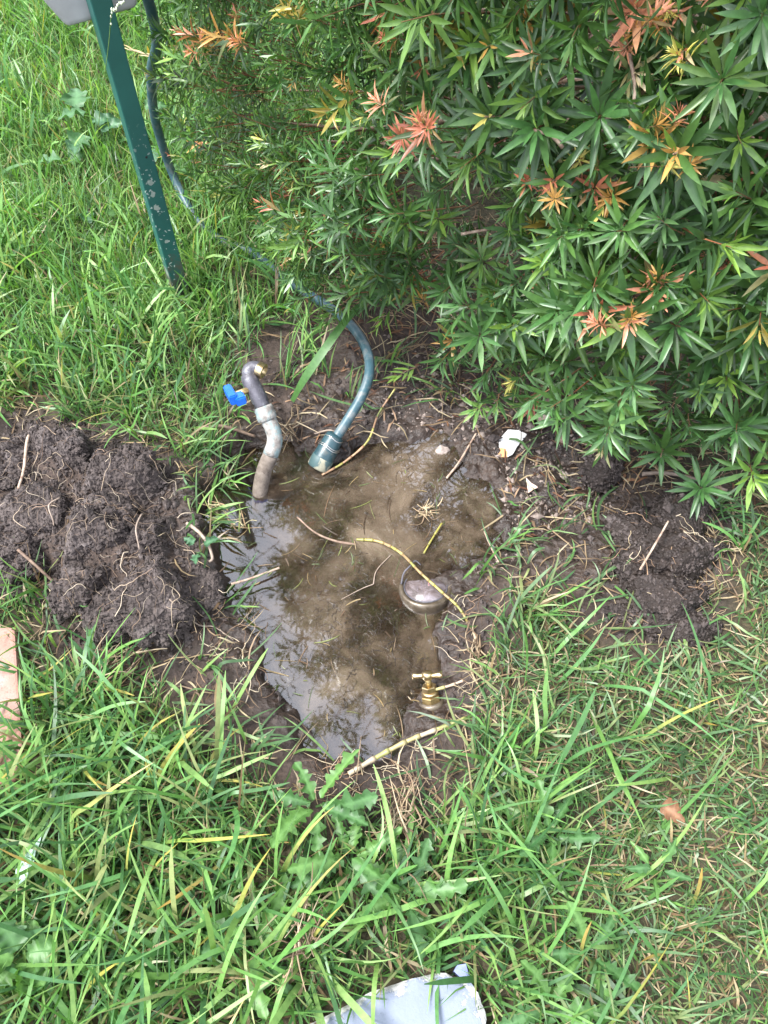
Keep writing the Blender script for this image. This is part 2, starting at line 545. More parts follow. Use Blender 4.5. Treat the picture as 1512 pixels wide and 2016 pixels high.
# ------------------------------------------------------------------ blades of grass
def blades(P, length, width, az, lean, curl, base, tip, segs=5, swirl=None, keep_above=0.003, twist=0.9, z0=None, taper=2.4, lift=None):
    """curved, tapering strips; returns verts, faces, colours"""
    n = len(P)
    t = np.linspace(0, 1, segs + 1)
    th = lean[:, None] + curl[:, None] * t[None, :] ** 1.15
    swirl = np.zeros(n) if swirl is None else swirl
    a = az[:, None] + swirl[:, None] * t[None, :]
    ds = (length / segs)[:, None]
    dx = np.sin(th) * np.cos(a) * ds; dy = np.sin(th) * np.sin(a) * ds; dz = np.cos(th) * ds
    g = ground_z(P[:, 0], P[:, 1]) if z0 is None else z0
    px = P[:, :1] + np.c_[np.zeros(n), np.cumsum(dx[:, :-1], 1)]
    py = P[:, 1:2] + np.c_[np.zeros(n), np.cumsum(dy[:, :-1], 1)]
    pz = g[:, None] + np.c_[np.zeros(n), np.cumsum(dz[:, :-1], 1)]
    gg = ground_z(px.ravel(), py.ravel()).reshape(px.shape)
    gg = np.maximum(gg, WATER_Z)
    lf = (np.full(n, keep_above) if lift is None else lift)[:, None] * np.minimum(1, t * 3)[None, :]
    pz = np.maximum(pz, gg + lf)
    tw = RNG.uniform(-twist, twist, n)[:, None] + RNG.uniform(-0.5, 0.5, n)[:, None] * t
    wx, wy, wz = -np.sin(a) * np.cos(tw), np.cos(a) * np.cos(tw), np.sin(tw)
    # keep the width vector across the blade when it leans: tilt by the blade's own pitch
    wx = wx - np.sin(tw) * np.cos(th) * np.cos(a); wy = wy - np.sin(tw) * np.cos(th) * np.sin(a); wz = np.sin(tw) * np.sin(th)
    tp_ = np.where(RNG.uniform(0, 1, n) < 0.28, 9.0, taper)[:, None]
    prof = (0.62 + 0.38 * np.minimum(1, t * 4))[None, :] * (1 - t[None, :] ** tp_) + np.where(tp_ > 8, 0.16, 0.03)
    hw = 0.5 * width[:, None] * prof
    V = np.empty((n, segs + 1, 2, 3))
    for k, s in ((0, -1), (1, 1)):
        V[:, :, k, 0] = px + s * wx * hw; V[:, :, k, 1] = py + s * wy * hw; V[:, :, k, 2] = pz + s * wz * hw
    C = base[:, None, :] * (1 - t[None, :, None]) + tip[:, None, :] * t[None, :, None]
    C = np.repeat(C[:, :, None, :], 2, axis=2)
    i0 = (np.arange(n) * (segs + 1) * 2)[:, None]
    j = np.arange(segs) * 2
    F = np.stack([i0 + j, i0 + j + 1, i0 + j + 3, i0 + j + 2], -1).reshape(-1, 4)
    return V.reshape(-1, 3), F, C.reshape(-1, 3)

def pick(pal, n, p=None):
    pal = np.array(pal); k = RNG.choice(len(pal), n, p=p)
    return pal[k] * RNG.uniform(0.8, 1.2, (n, 1))

LAWN = [(0.068, 0.165, 0.044), (0.096, 0.215, 0.058), (0.055, 0.140, 0.052), (0.142, 0.248, 0.075), (0.042, 0.110, 0.038), (0.205, 0.24, 0.10)]
LUSH = [(0.105, 0.242, 0.060), (0.145, 0.288, 0.075), (0.078, 0.195, 0.060), (0.195, 0.322, 0.095)]
COOL = [(0.075, 0.155, 0.060), (0.10, 0.19, 0.075), (0.13, 0.21, 0.105), (0.06, 0.125, 0.047), (0.16, 0.21, 0.09), (0.05, 0.1, 0.043)]
DRY = [(0.24, 0.175, 0.10), (0.31, 0.24, 0.15), (0.17, 0.115, 0.068), (0.36, 0.295, 0.20), (0.12, 0.078, 0.048)]

def bush_r0(x, y): return 1.45 - np.hypot(x - 1.25, y - 2.35)

def in_view(x, y, m=0.25):
    """loose footprint of the visible lawn with a margin for a step aside"""
    half = 0.72 + 0.275 * np.clip(y, 0, 5) + m
    return (np.abs(x) < half) & (y > -0.25) & (y < 4.3)

BLOCK = poly_at([(610, 2016), (735, 1940), (860, 1915), (935, 1945), (962, 2016), (1040, 2240), (400, 2480), (300, 2140)], 0.05)
PAVER = poly_at([(-260, 1240), (28, 1234), (43, 1480), (28, 1542), (-260, 1560)], 0.035)

def scatter(n, x0, x1, y0, y1):
    x = RNG.uniform(x0, x1, n); y = RNG.uniform(y0, y1, n)
    k = in_view(x, y) & (sdf(BLOCK, x, y) < -0.004) & (sdf(PAVER, x, y) < -0.004)
    return x[k], y[k]

def bare_keep(x, y, soft=0.05, power=1.0):
    d = sdf(BARE, x, y) + 0.05 * fbm(x * 9, y * 9, seed=41)
    u = sstep(-0.30, 0.05, sdf(UNDER, x, y))
    keep = (1 - sstep(-soft, soft * 0.6, d)) * (1 - 0.75 * u)
    return RNG.uniform(0, 1, len(x)) < keep ** power

# zones: how far into the "long, lush" corners a spot lies
def zone_right(x, y): return sstep(0.05, 0.45, x + 0.15 * fbm(x * 4, y * 4, seed=51)) * sstep(1.25, 0.95, y)
def zone_top(x, y): return sstep(1.25, 1.75, y) * sstep(0.1, -0.3, x)

verts, faces, cols, off = [], [], [], 0
def acc(r):
    global off
    verts.append(r[0]); faces.append(r[1] + off); cols.append(r[2]); off += len(r[0])
def flush(name, m, label, kind='stuff', parent=None):
    global verts, faces, cols, off
    me = np_mesh(name, np.concatenate(verts), [np.concatenate(faces)], np.concatenate(cols), m)
    verts, faces, cols, off = [], [], [], 0
    return tag(link(name, me, parent), label, kind=kind)

# undergrowth: short dense layer
x, y = scatter(150000, -1.9, 1.7, -0.25, 4.3)
k = bare_keep(x, y, 0.06); x, y = x[k], y[k]
dens = np.where(bush_r0(x, y) > 0.12, 0.0, np.where(y > 2.9, 0.8, 1.0))
k = RNG.uniform(0, 1, len(x)) < dens; x, y = x[k], y[k]
n = len(x); zr = zone_right(x, y); ztp = zone_top(x, y)
L = RNG.gamma(6, 0.011, n) * (1 - 0.30 * zr + 0.25 * ztp) + 0.015
W = RNG.uniform(0.0026, 0.0055, n) * (1 - 0.15 * zr)
lean = np.abs(RNG.normal(0.55, 0.35, n)) + 0.35 * zr - 0.15 * ztp
b = np.where((RNG.uniform(0, 1, n) < 0.55 * zr + 0.12)[:, None], pick(COOL, n), pick(LAWN, n))
dry = RNG.uniform(0, 1, n) < 0.10 + 0.12 * zr - 0.05 * ztp
lu = RNG.uniform(0, 1, n) < 0.55 * ztp; b[lu] = pick(LUSH, lu.sum())
b[dry] = pick(DRY, dry.sum())
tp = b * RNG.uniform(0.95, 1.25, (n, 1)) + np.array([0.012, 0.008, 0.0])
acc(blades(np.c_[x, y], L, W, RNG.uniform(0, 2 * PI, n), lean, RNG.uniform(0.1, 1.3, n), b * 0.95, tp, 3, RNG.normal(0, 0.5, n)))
# coarser continuation of the lawn outside the picture
x = RNG.uniform(-4.5, 2.6, 34000); y = RNG.uniform(-1.3, 6.5, 34000)
k = ~in_view(x, y) & (bush_r0(x, y) < 0.1) & (sdf(BLOCK, x, y) < -0.01) & (sdf(PAVER, x, y) < -0.01) & (sdf(BARE, x, y) < 0); x, y = x[k], y[k]; n = len(x)
b = pick(LAWN + LUSH, n)
acc(blades(np.c_[x, y], RNG.uniform(0.06, 0.17, n), RNG.uniform(0.007, 0.013, n), RNG.uniform(0, 2 * PI, n), np.abs(RNG.normal(0.5, 0.35, n)), RNG.uniform(0.2, 1.3, n), b, b * 1.1, 3, RNG.normal(0, 0.5, n)))
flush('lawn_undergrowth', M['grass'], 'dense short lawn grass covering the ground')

# clumps of longer blades
x, y = scatter(8000, -1.8, 1.6, -0.22, 4.2)
k = bare_keep(x, y, 0.07, 1.3); x, y = x[k], y[k]
zr = zone_right(x, y); k = RNG.uniform(0, 1, len(x)) < 1 - 0.45 * zr; x, y = x[k], y[k]
k = RNG.uniform(0, 1, len(x)) < np.clip(0.55 + 0.7 * fbm(x * 2.2, y * 2.2, seed=61), 0.12, 1); x, y = x[k], y[k]
nb = RNG.integers(3, 8, len(x))
cx, cy = np.repeat(x, nb), np.repeat(y, nb)
n = len(cx)
hd = np.repeat(RNG.uniform(0, 2 * PI, len(x)), nb)
x = cx + RNG.normal(0, 0.012, n); y = cy + RNG.normal(0, 0.012, n)
zr = zone_right(x, y); ztp = zone_top(x, y)
near = sstep(0.75, 0.25, y) * sstep(0.55, 0.0, x)
L = RNG.uniform(0.075, 0.17, n) * (1 + 0.5 * near - 0.35 * zr + 0.25 * ztp)
W = RNG.uniform(0.0038, 0.0076, n) * (1 + 0.3 * near - 0.22 * zr + 0.25 * ztp)
lean = np.abs(RNG.normal(0.5, 0.35, n)) + 0.3 * near + 0.25 * zr
az = np.where(RNG.uniform(0, 1, n) < 0.6, hd + RNG.normal(0, 0.6, n), RNG.uniform(0, 2 * PI, n))
b = np.where((RNG.uniform(0, 1, n) < ztp + 0.25)[:, None], pick(LUSH, n), pick(LAWN, n))
b = np.where((RNG.uniform(0, 1, n) < 0.6 * zr)[:, None], pick(COOL, n), b)
tp = b * 1.1
yel = RNG.uniform(0, 1, n) < 0.045
tp[yel] = pick([(0.42, 0.34, 0.08), (0.36, 0.22, 0.06)], yel.sum())
acc(blades(np.c_[x, y], L, W, az, lean, RNG.uniform(0.2, 1.5, n), b, tp, 6, RNG.normal(0, 0.5, n), lift=RNG.uniform(0.005, 0.045, n)))
# long strappy blades lying over the near lawn
x, y = scatter(1500, -0.95, 0.75, -0.2, 0.75)
k = bare_keep(x, y, 0.05, 1.2); x, y = x[k], y[k]
k = (RNG.uniform(0, 1, len(x)) < 0.2 + 0.8 * sstep(0.5, 0.0, x)) & (sdf(PAVER, x, y) < -0.07) & (sdf(BARE, x, y) < -0.06); x, y = x[k], y[k]
k = RNG.uniform(0, 1, len(x)) < 0.42; x, y = x[k], y[k]
n = len(x)
az = np.where(RNG.uniform(0, 1, n) < 0.55, RNG.normal(0.75, 0.45, n), RNG.uniform(0, 2 * PI, n))
b = pick(LUSH, n); tp = b * 1.08
yel = RNG.uniform(0, 1, n) < 0.07
tp[yel] = pick([(0.5, 0.42, 0.09), (0.4, 0.3, 0.1)], yel.sum())
acc(blades(np.c_[x, y], RNG.uniform(0.13, 0.28, n), RNG.uniform(0.0048, 0.0090, n), az, RNG.uniform(0.5, 1.1, n), RNG.uniform(0.35, 0.95, n), b, tp, 9,
           RNG.normal(0, 0.4, n), lift=RNG.uniform(0.03, 0.085, n), twist=0.7, taper=3.2))
flush('long_grass', M['grass'], 'longer bright green grass blades standing above the lawn')

# dry straw, clippings and thatch
x, y = scatter(24000, -1.6, 1.5, -0.2, 3.2)
u = sdf(UNDER, x, y); zr = zone_right(x, y); dbx = sdf(BARE, x, y); dpx = sdf(POOL, x, y); dpl = sdf(PILE, x, y)
rimd = np.abs(dbx)
pk = 0.14 + 0.30 * zr + 0.5 * sstep(-0.15, 0.1, u) + 0.40 * sstep(0.12, 0.0, rimd)
pk = pk * (dpx < 0.012) * (1 - 0.85 * (dpl > 0.03))
k = RNG.uniform(0, 1, len(x)) < pk; x, y = x[k], y[k]; n = len(x)
b = pick(DRY, n)
acc(blades(np.c_[x, y], RNG.uniform(0.025, 0.10, n), RNG.uniform(0.0014, 0.0036, n), RNG.uniform(0, 2 * PI, n), RNG.uniform(1.15, 1.6, n), RNG.uniform(-0.2, 0.4, n), b, b * 1.05, 4,
           RNG.normal(0, 0.7, n), lift=RNG.uniform(0.002, 0.022, n), taper=6))
flush('dry_straw', M['straw'], 'pale dry straw and thatch lying among the grass')

# cut green blades lying on the mud east of the hole and round its rim
x, y = scatter(9000, -0.8, 1.3, 0.3, 1.9)
dbx = sdf(BARE, x, y); dpx = sdf(POOL, x, y); dpl = sdf(PILE, x, y)
MIX = poly_at([(960, 960), (1080, 920), (1200, 960), (1240, 1060), (1190, 1180), (1100, 1240), (1000, 1290), (960, 1200)])
ROUGH = poly_at([(900, 1430), (1010, 1240), (1200, 1200), (1400, 1260), (1400, 1420), (1150, 1500), (940, 1620), (850, 1540)])
pk = 0.10 * (dbx > 0) + 0.32 * sstep(-0.05, 0.03, sdf(MIX, x, y)) + 0.55 * sstep(-0.05, 0.05, sdf(ROUGH, x, y)) + 0.28 * sstep(0.10, 0.0, np.abs(dbx))
pk = pk * (dpx < 0.004) * (1 - 0.93 * (dpl > 0.0)) * 0.42
k = RNG.uniform(0, 1, len(x)) < pk; x, y = x[k], y[k]; n = len(x)
b = pick(COOL, n); b = np.where((RNG.uniform(0, 1, n) < 0.3)[:, None], pick(LAWN, n), b)
acc(blades(np.c_[x, y], RNG.uniform(0.04, 0.15, n), RNG.uniform(0.003, 0.0062, n), RNG.uniform(0, 2 * PI, n), RNG.uniform(0.95, 1.5, n), RNG.uniform(-0.1, 0.5, n), b, b * 1.1, 5,
           RNG.normal(0, 0.6, n), lift=RNG.uniform(0.004, 0.035, n), taper=4))
x = RNG.uniform(-0.35, 0.2, 900); y = RNG.uniform(0.45, 1.2, 900)
k = (sdf(POOL, x, y) > 0.01) & (RNG.uniform(0, 1, 900) < 0.10 + 0.35 * sstep(0.05, 0.0, sdf(POOL, x, y)) + 0.25 * (fbm(x * 12, y * 12, seed=99) > 0.35)); x, y = x[k], y[k]; n = len(x)
b = pick([(0.16, 0.18, 0.06), (0.26, 0.19, 0.10), (0.12, 0.075, 0.045), (0.09, 0.12, 0.05), (0.17, 0.115, 0.07), (0.07, 0.045, 0.03)], n)
acc(blades(np.c_[x, y], RNG.gamma(1.6, 0.015, n) + 0.008, RNG.uniform(0.0008, 0.0026, n), RNG.uniform(0, 2 * PI, n), np.full(n, 1.57), RNG.uniform(-0.05, 0.05, n), b, b, 4,
           RNG.normal(0, 0.5, n), z0=np.full(n, WATER_Z + 0.0012), lift=RNG.uniform(0.0008, 0.003, n), taper=6, twist=0.3))
flush('grass_clippings', M['grass'], 'loose cut grass blades strewn over the mud beside the hole')

# fallen shrub leaves
x = RNG.uniform(-0.6, 1.6, 9000); y = RNG.uniform(0.8, 2.8, 9000)
u = sdf(UNDER, x, y); dmx = sdf(MUD, x, y); dpx = sdf(POOL, x, y)
pk = (0.75 * sstep(-0.12, 0.05, u) + 0.35 * sstep(-0.02, 0.06, dmx) * (y > 0.85)) * (dpx < 0.0)
k = RNG.uniform(0, 1, len(x)) < pk; x, y = x[k], y[k]; n = len(x)
b = pick([(0.10, 0.045, 0.027), (0.17, 0.088, 0.05), (0.075, 0.036, 0.023), (0.22, 0.14, 0.09), (0.05, 0.03, 0.021)], n)
acc(blades(np.c_[x, y], RNG.uniform(0.015, 0.045, n), RNG.uniform(0.003, 0.007, n), RNG.uniform(0, 2 * PI, n), RNG.uniform(1.2, 1.75, n), RNG.uniform(-0.3, 0.3, n), b, b, 3,
           lift=RNG.uniform(0.001, 0.010, n), taper=2.2, twist=0.6))
flush('leaf_litter', M['litter'], 'brown fallen leaves on the soil under the shrub')

# ------------------------------------------------------------------ soil clods
def ico(sub):
    bm = bmesh.new(); bmesh.ops.create_icosphere(bm, subdivisions=sub, radius=1.0)
    v = np.array([p.co[:] for p in bm.verts]); f = np.array([[q.index for q in p.verts] for p in bm.faces])
    bm.free(); return v, f
ICO = {s: ico(s) for s in (1, 2, 3, 4, 5, 6)}

def clod(name, u, v, r, zc, squash, seed, m, label, group, sub=6, stretch=(1, 1), rot=0.0, crumb=1.0, flat=None, cat='soil clod'):
    V, F = ICO[sub]
    n1 = fbm(V[:, 0] * 1.3 + seed * 7.1, V[:, 1] * 1.3, V[:, 2] * 1.3, 3, seed)
    n2 = fbm(V[:, 0] * 4 + seed, V[:, 1] * 4, V[:, 2] * 4, 3, seed + 3)
    n3 = np.abs(fbm(V[:, 0] * 11, V[:, 1] * 11 + seed, V[:, 2] * 11, 3, seed + 5))
    n4 = np.abs(fbm(V[:, 0] * 30, V[:, 1] * 30, V[:, 2] * 30 + seed, 2, seed + 6))
    d = 1 + 0.26 * n1 + 0.24 * n2 - crumb * (0.27 * n3 + 0.08 * n4) + 0.14
    P = V * d[:, None]
    n5 = fbm(V[:, 0] * 55, V[:, 1] * 55 + seed, V[:, 2] * 55, 2, seed + 8)
    P = P * (1 + 0.03 * crumb * n5)[:, None]
    rs = np.random.default_rng(seed)
    for q in range(5):                       # broken faces
        nn = rs.normal(0, 1, 3); nn[2] = abs(nn[2]) * 0.8; nn /= np.linalg.norm(nn)
        s = P @ nn - rs.uniform(0.62, 0.86)
        P = P - np.where(s > 0, s * 0.8, 0)[:, None] * nn
    if flat is not None:                     # a spade-cut face
        nrm = np.array(flat[:3]) / np.linalg.norm(flat[:3])
        s = P @ nrm - flat[3]
        P = P - np.where(s > 0, s * 0.93, 0)[:, None] * nrm
    P = P * np.array([stretch[0], stretch[1], squash])
    c, s = math.cos(rot), math.sin(rot)
    P = np.c_[P[:, 0] * c - P[:, 1] * s, P[:, 0] * s + P[:, 1] * c, P[:, 2]] * r
    o = at(u, v, zc)
    me = np_mesh(name, P, [F], None, m)
    ob = link(name, me); ob.location = o
    return tag(ob, label, cat, group)

GL, GR = 'clods in the dug soil heap', 'muddy clods under the shrub'
LEFT = [  # u, v, r, z, squash, stretch, rot, flat face, label
    (25, 925, 0.088, 0.03, 0.75, (1.1, 1), 0.3, None, 'rough brown clod under the thin stick at the left edge of the heap'),
    (128, 888, 0.072, 0.05, 0.75, (1.25, 0.9), -0.3, None, 'upper clod of the soil heap just right of the stick'),
    (78, 1000, 0.062, 0.07, 0.7, (1.2, 0.9), 0.5, (-0.25, -0.3, 1.0, 0.35), 'grey clod with a smooth spade-cut face below the stick'),
    (232, 945, 0.078, 0.05, 0.8, (1.15, 1), 0.2, None, 'large upper clod of the heap nearest the bent pipe'),
    (22, 1100, 0.082, 0.02, 0.7, (1.1, 0.9), 0.1, None, 'darker clod at the lower left edge of the heap above the grass'),
    (192, 1045, 0.085, 0.055, 0.8, (1.1, 0.95), 0.9, None, 'tallest clod in the middle of the soil heap'),
    (288, 1060, 0.060, 0.03, 0.8, (1, 1.1), 0.1, None, 'root-filled clod between the middle of the heap and the water'),
    (160, 1165, 0.058, 0.03, 0.75, (1.3, 0.8), 0.6, None, 'narrow clod at the lower left of the heap beside the grass'),
    (292, 1185, 0.094, 0.045, 0.75, (1.12, 0.92), -0.2, None, 'big rounded crumbly clod at the bottom of the heap'),
    (228, 1215, 0.062, 0.03, 0.75, (1.1, 1), 0.2, None, 'small crumbly clod tucked under the big rounded clod'),
    (398, 1160, 0.045, -0.01, 0.6, (1, 1.2), 0.2, None, 'dark root-bound clod at the left edge of the water'),
]
for i, (u, v, r, zc, sq, st, ro, fl, lb) in enumerate(LEFT):
    clod('soil_clod', u, v, r, zc, sq, 20 + i * 3, M['clod'], lb, GL, 6 if r > 0.07 else 5, st, ro, 1.0, fl)
RIGHT = [
    (1190, 930, 0.042, 0.0, 0.6, (1.2, 0.9), 0.2, 'small dark clod directly below the lowest shrub rosettes'),
    (1243, 1045, 0.054, 0.0, 0.6, (1, 1.2), 0.3, 'dark clod on the mud below the broken pale root'),
    (1345, 1010, 0.062, 0.02, 0.6, (1.2, 1), 0.5, 'upper clod of the muddy cluster nearest the shrub'),
    (1338, 1085, 0.07, 0.018, 0.55, (1.25, 0.9), 0.1, 'widest clod in the middle of the muddy cluster'),
    (1262, 1112, 0.05, 0.002, 0.6, (1.2, 1), 0.9, 'brown clod at the left of the muddy cluster'),
    (1305, 1172, 0.066, 0.01, 0.55, (1.2, 0.9), -0.2, 'smooth black wet clod at the bottom of the muddy cluster'),
    (1348, 1232, 0.046, -0.005, 0.45, (1.5, 0.8), 0.0, 'flat black clod lying lowest on the grass below the cluster'),
    (1235, 1205, 0.034, -0.01, 0.5, (1.4, 0.8), 0.2, 'thin flat clod left of the smooth wet clod'),
]
for i, (u, v, r, zc, sq, st, ro, lb) in enumerate(RIGHT):
    clod('mud_clod', u, v, r * 1.08, zc + 0.008, sq * 1.2, 70 + i * 3, M['clod_dark'], lb, GR, 5, st, ro, 0.75, None, 'mud clod')

# crumbs of earth
def crumbs(name, X, Y, Z, S, m, label):
    V = np.array([(1, 0, 0), (-1, 0, 0), (0, 1, 0), (0, -1, 0), (0, 0, 1), (0, 0, -1)], float)
    F = np.array([(0, 2, 4), (2, 1, 4), (1, 3, 4), (3, 0, 4), (2, 0, 5), (1, 2, 5), (3, 1, 5), (0, 3, 5)])
    n = len(X)
    P = V[None] * (1 + RNG.uniform(-0.35, 0.25, (n, len(V), 1))) * S[:, None, None] * RNG.uniform(0.6, 1.2, (n, 1, 3))
    P = P + np.stack([X, Y, Z], 1)[:, None, :]
    FF = (F[None] + (np.arange(n) * len(V))[:, None, None]).reshape(-1, 3)
    return tag(link(name, np_mesh(name, P.reshape(-1, 3), [FF], None, m, False)), label, kind='stuff')
n = 26000
x = RNG.uniform(-0.95, 0.9, n); y = RNG.uniform(0.55, 1.5, n)
dpl = sdf(PILE, x, y); dbx = sdf(BARE, x, y); dpx = sdf(POOL, x, y)
k = (dpx < -0.004) & (RNG.uniform(0, 1, n) < 0.9 * sstep(-0.06, 0.03, dpl) + 0.14 * sstep(0, 0.05, dbx)); x, y = x[k], y[k]
z = ground_z(x, y) + 0.002; s = RNG.gamma(2.2, 0.0018, len(x)) + 0.0012
bx = [np.stack([x, y, z], 1)]; bs_ = [s]
for o in SC.objects:
    if o.name.startswith(('soil_clod', 'mud_clod')):
        co = np.empty(len(o.data.vertices) * 3, np.float32); o.data.vertices.foreach_get('co', co); co = co.reshape(-1, 3) + np.array(o.location)
        co = co[co[:, 2] > np.array(o.location)[2] - 0.02]
        kk = RNG.choice(len(co), 2500 if len(co) > 5000 else (1300 if o.name.startswith('soil') else 500), replace=False)
        bx.append(co[kk]); bs_.append(RNG.gamma(1.5, 0.0016, len(kk)) + 0.0009)
bx = np.concatenate(bx); bs_ = np.concatenate(bs_)
crumbs('soil_crumbs', bx[:, 0], bx[:, 1], bx[:, 2], bs_, M['clod'], 'loose crumbs of earth on and around the soil heap')
M['grit'] = noise_mat('grit', [(0.3, (0.06, 0.045, 0.04)), (0.5, (0.17, 0.13, 0.11)), (0.7, (0.32, 0.26, 0.22))], 40, 0.6, bump=0.3, bdist=0.001)
n = 2600
x = RNG.uniform(0.0, 0.7, n); y = RNG.uniform(0.85, 1.6, n)
k = (sdf(MUD, x, y) > 0) & (sdf(POOL, x, y) < -0.01); x, y = x[k], y[k]
crumbs('gravel', x, y, ground_z(x, y) + 0.001, RNG.gamma(2.0, 0.0015, len(x)) + 0.001, M['grit'], 'fine gravel and grit on the wet mud above the water')

# ------------------------------------------------------------------ roots
def walk(p, d, n, step, wob, grav=0.0, follow=None):
    pts = [np.array(p, float)]; d = np.array(d, float)
    for i in range(n):
        d = d + RNG.normal(0, wob, 3); d[2] -= grav; d /= np.linalg.norm(d)
        q = pts[-1] + d * step
        if follow is not None: q[2] = max(q[2], follow(q))
        pts.append(q)
    return np.array(pts)

def many_tubes(name, paths, rads, colsl, m, label, sides=3, parent=None):
    VV, FF, CC, o = [], [], [], 0
    for p, r, c in zip(paths, rads, colsl):
        V, F = tube(p, np.linspace(r, r * 0.45, len(p)), sides, False)
        VV.append(np.array(V)); FF.append(np.array(F) + o); CC.append(np.tile(c, (len(V), 1))); o += len(V)
    return tag(link(name, np_mesh(name, np.concatenate(VV), [np.concatenate(FF)], np.concatenate(CC), m), parent), label, kind='stuff')

# pale roots hanging out of the heap
dg = bpy.context.evaluated_depsgraph_get()
def drop(x, y, z=0.6):
    """height of whatever lies under (x, y): clods or ground"""
    best = float(ground_z(np.array([x]), np.array([y]))[0])
    for o in SC.objects:
        if o.name.startswith(('soil_clod', 'mud_clod')):
            l = o.location
            if abs(l.x - x) < 0.14 and abs(l.y - y) < 0.14:
                ok, co, nn, _ = o.ray_cast(Vector((x, y, z)) - l, Vector((0, 0, -1)))
                if ok: best = max(best, co.z + l.z)
    return best
paths, rads, cc = [], [], []
for i in range(330):
    u, v = random.uniform(-20, 400), random.uniform(850, 1270)
    p = at(u, v, 0.06)
    if sdf(PILE, p[:1], p[1:2])[0] < 0.01: continue
    a = random.uniform(0, 2 * PI); nst = random.randint(4, 11); st = random.uniform(0.006, 0.011)
    pts = [p[:2]]; ang = a
    for k in range(nst):
        ang += random.gauss(0, 0.45); pts.append(pts[-1] + st * np.array([math.cos(ang), math.sin(ang)]))
    lift = random.uniform(0.001, 0.012)
    P3 = np.array([[q[0], q[1], drop(q[0], q[1]) + lift * math.sin(PI * (0.15 + 0.85 * j / nst)) + 0.0008] for j, q in enumerate(pts)])
    P3[1:-1, 2] = (P3[:-2, 2] + 2 * P3[1:-1, 2] + P3[2:, 2]) / 4 + 0.001
    paths.append(spline(P3, nst * 2)); rads.append(random.choice([0.00035, 0.00035, 0.0005, 0.0005, 0.0007, 0.0011]))
    cc.append(np.array(random.choice([(0.36, 0.28, 0.21), (0.46, 0.38, 0.30), (0.22, 0.15, 0.11), (0.16, 0.11, 0.08), (0.26, 0.19, 0.14), (0.12, 0.08, 0.06)])))
many_tubes('heap_roots', paths, rads, cc, M['root'], 'fine pale roots sticking out of the soil heap', 4)

# dark hairlike root mat in the puddle
paths, rads, cc = [], [], []
MATS = [(600, 1290, 0.14, 240), (720, 1230, 0.12, 220), (760, 1310, 0.11, 220), (640, 1170, 0.10, 170), (700, 1380, 0.09, 110), (560, 1200, 0.07, 90),
        (860, 950, 0.10, 120), (900, 1060, 0.08, 90), (780, 880, 0.09, 90), (650, 1060, 0.08, 60), (800, 1420, 0.06, 70), (700, 960, 0.09, 60)]
for (u, v, rr, cnt) in MATS:
    c0 = at(u, v, WATER_Z)
    subs = c0[:2] + RNG.normal(0, rr * 0.55, (14, 2))
    for i in range(int(cnt * 2.5)):
        p = subs[random.randrange(14)] + RNG.normal(0, 0.014, 2)
        d = sdf(POOL, p[:1], p[1:2])[0]
        if d < 0.004 or p[0] < -0.23 + 0.10 * random.random() + 0.12 * max(0.0, 0.75 - p[1]): continue
        a = random.uniform(0, 2 * PI); nst = random.randint(5, 12); st = random.uniform(0.0035, 0.006)
        z = WATER_Z + (random.uniform(-0.005, -0.0012) if random.random() < 0.9 else 0.0004)
        pts = []; q = p.copy()
        for k in range(nst):
            a += random.gauss(0, 0.7); q = q + st * np.array([math.cos(a), math.sin(a)]); z += random.gauss(0, 0.0006)
            pts.append((q[0], q[1], min(z, WATER_Z - 0.0008) if z < WATER_Z else WATER_Z + 0.0006))
        paths.append(np.array(pts)); rads.append(random.uniform(0.0005, 0.0011))
        cc.append(np.array(random.choice([(0.018, 0.011, 0.007), (0.03, 0.019, 0.012), (0.014, 0.009, 0.006), (0.055, 0.036, 0.022)])))
many_tubes('root_mat', paths, rads, cc, M['rootwet'], 'dark hairlike grass roots floating in the muddy puddle')
# rim roots, right bank
paths, rads, cc = [], [], []
for i in range(300):
    u, v = random.choice([(random.gauss(930, 40), random.uniform(1130, 1480)), (random.uniform(1180, 1420), random.uniform(960, 1250)), (random.uniform(620, 860), random.gauss(1530, 25)), (random.gauss(455, 40), random.uniform(1150, 1400))])
    p = at(u, v, -0.01)
    if sdf(POOL, p[:1], p[1:2])[0] > -0.005: continue
    z = drop(p[0], p[1])
    pts = walk((p[0], p[1], z + 0.004), (random.gauss(0, 1), random.gauss(0, 1), 0.2), random.randint(5, 10), 0.008, 0.35, 0.05, lambda q: float(max(ground_z(q[:1], q[1:2])[0], WATER_Z)) + 0.001)
    paths.append(pts); rads.append(random.uniform(0.0005, 0.0011))
    cc.append(np.array(random.choice([(0.42, 0.33, 0.22), (0.3, 0.19, 0.12), (0.16, 0.1, 0.065), (0.09, 0.055, 0.04), (0.5, 0.42, 0.32)])))
many_tubes('bank_roots', paths, rads, cc, M['root'], 'torn brown and straw coloured roots along the muddy banks', 4)

# ------------------------------------------------------------------ the shrub
BC = np.array([1.25, 2.35])
def bush_r(th, z):
    d = np.degrees(th) % 360
    r = 1.47 + 0.27 * sstep(232, 193, d) * (1 - 0.75 * sstep(0.9, 1.4, z))
    r = r + 0.10 * np.clip(z - 1.0, 0, 1) - 0.14 * np.clip(0.3 - z, 0, 0.3) / 0.3
    r = r * np.sqrt(np.clip(1 - (np.clip(z - 2.0, 0, None) / 1.15) ** 2, 0.02, 1))
    return r + 0.11 * noise(th * 6.0, z * 4.0, 0.0, 71) + 0.085 * noise(th * 15.0, z * 9.5, 0.0, 72)

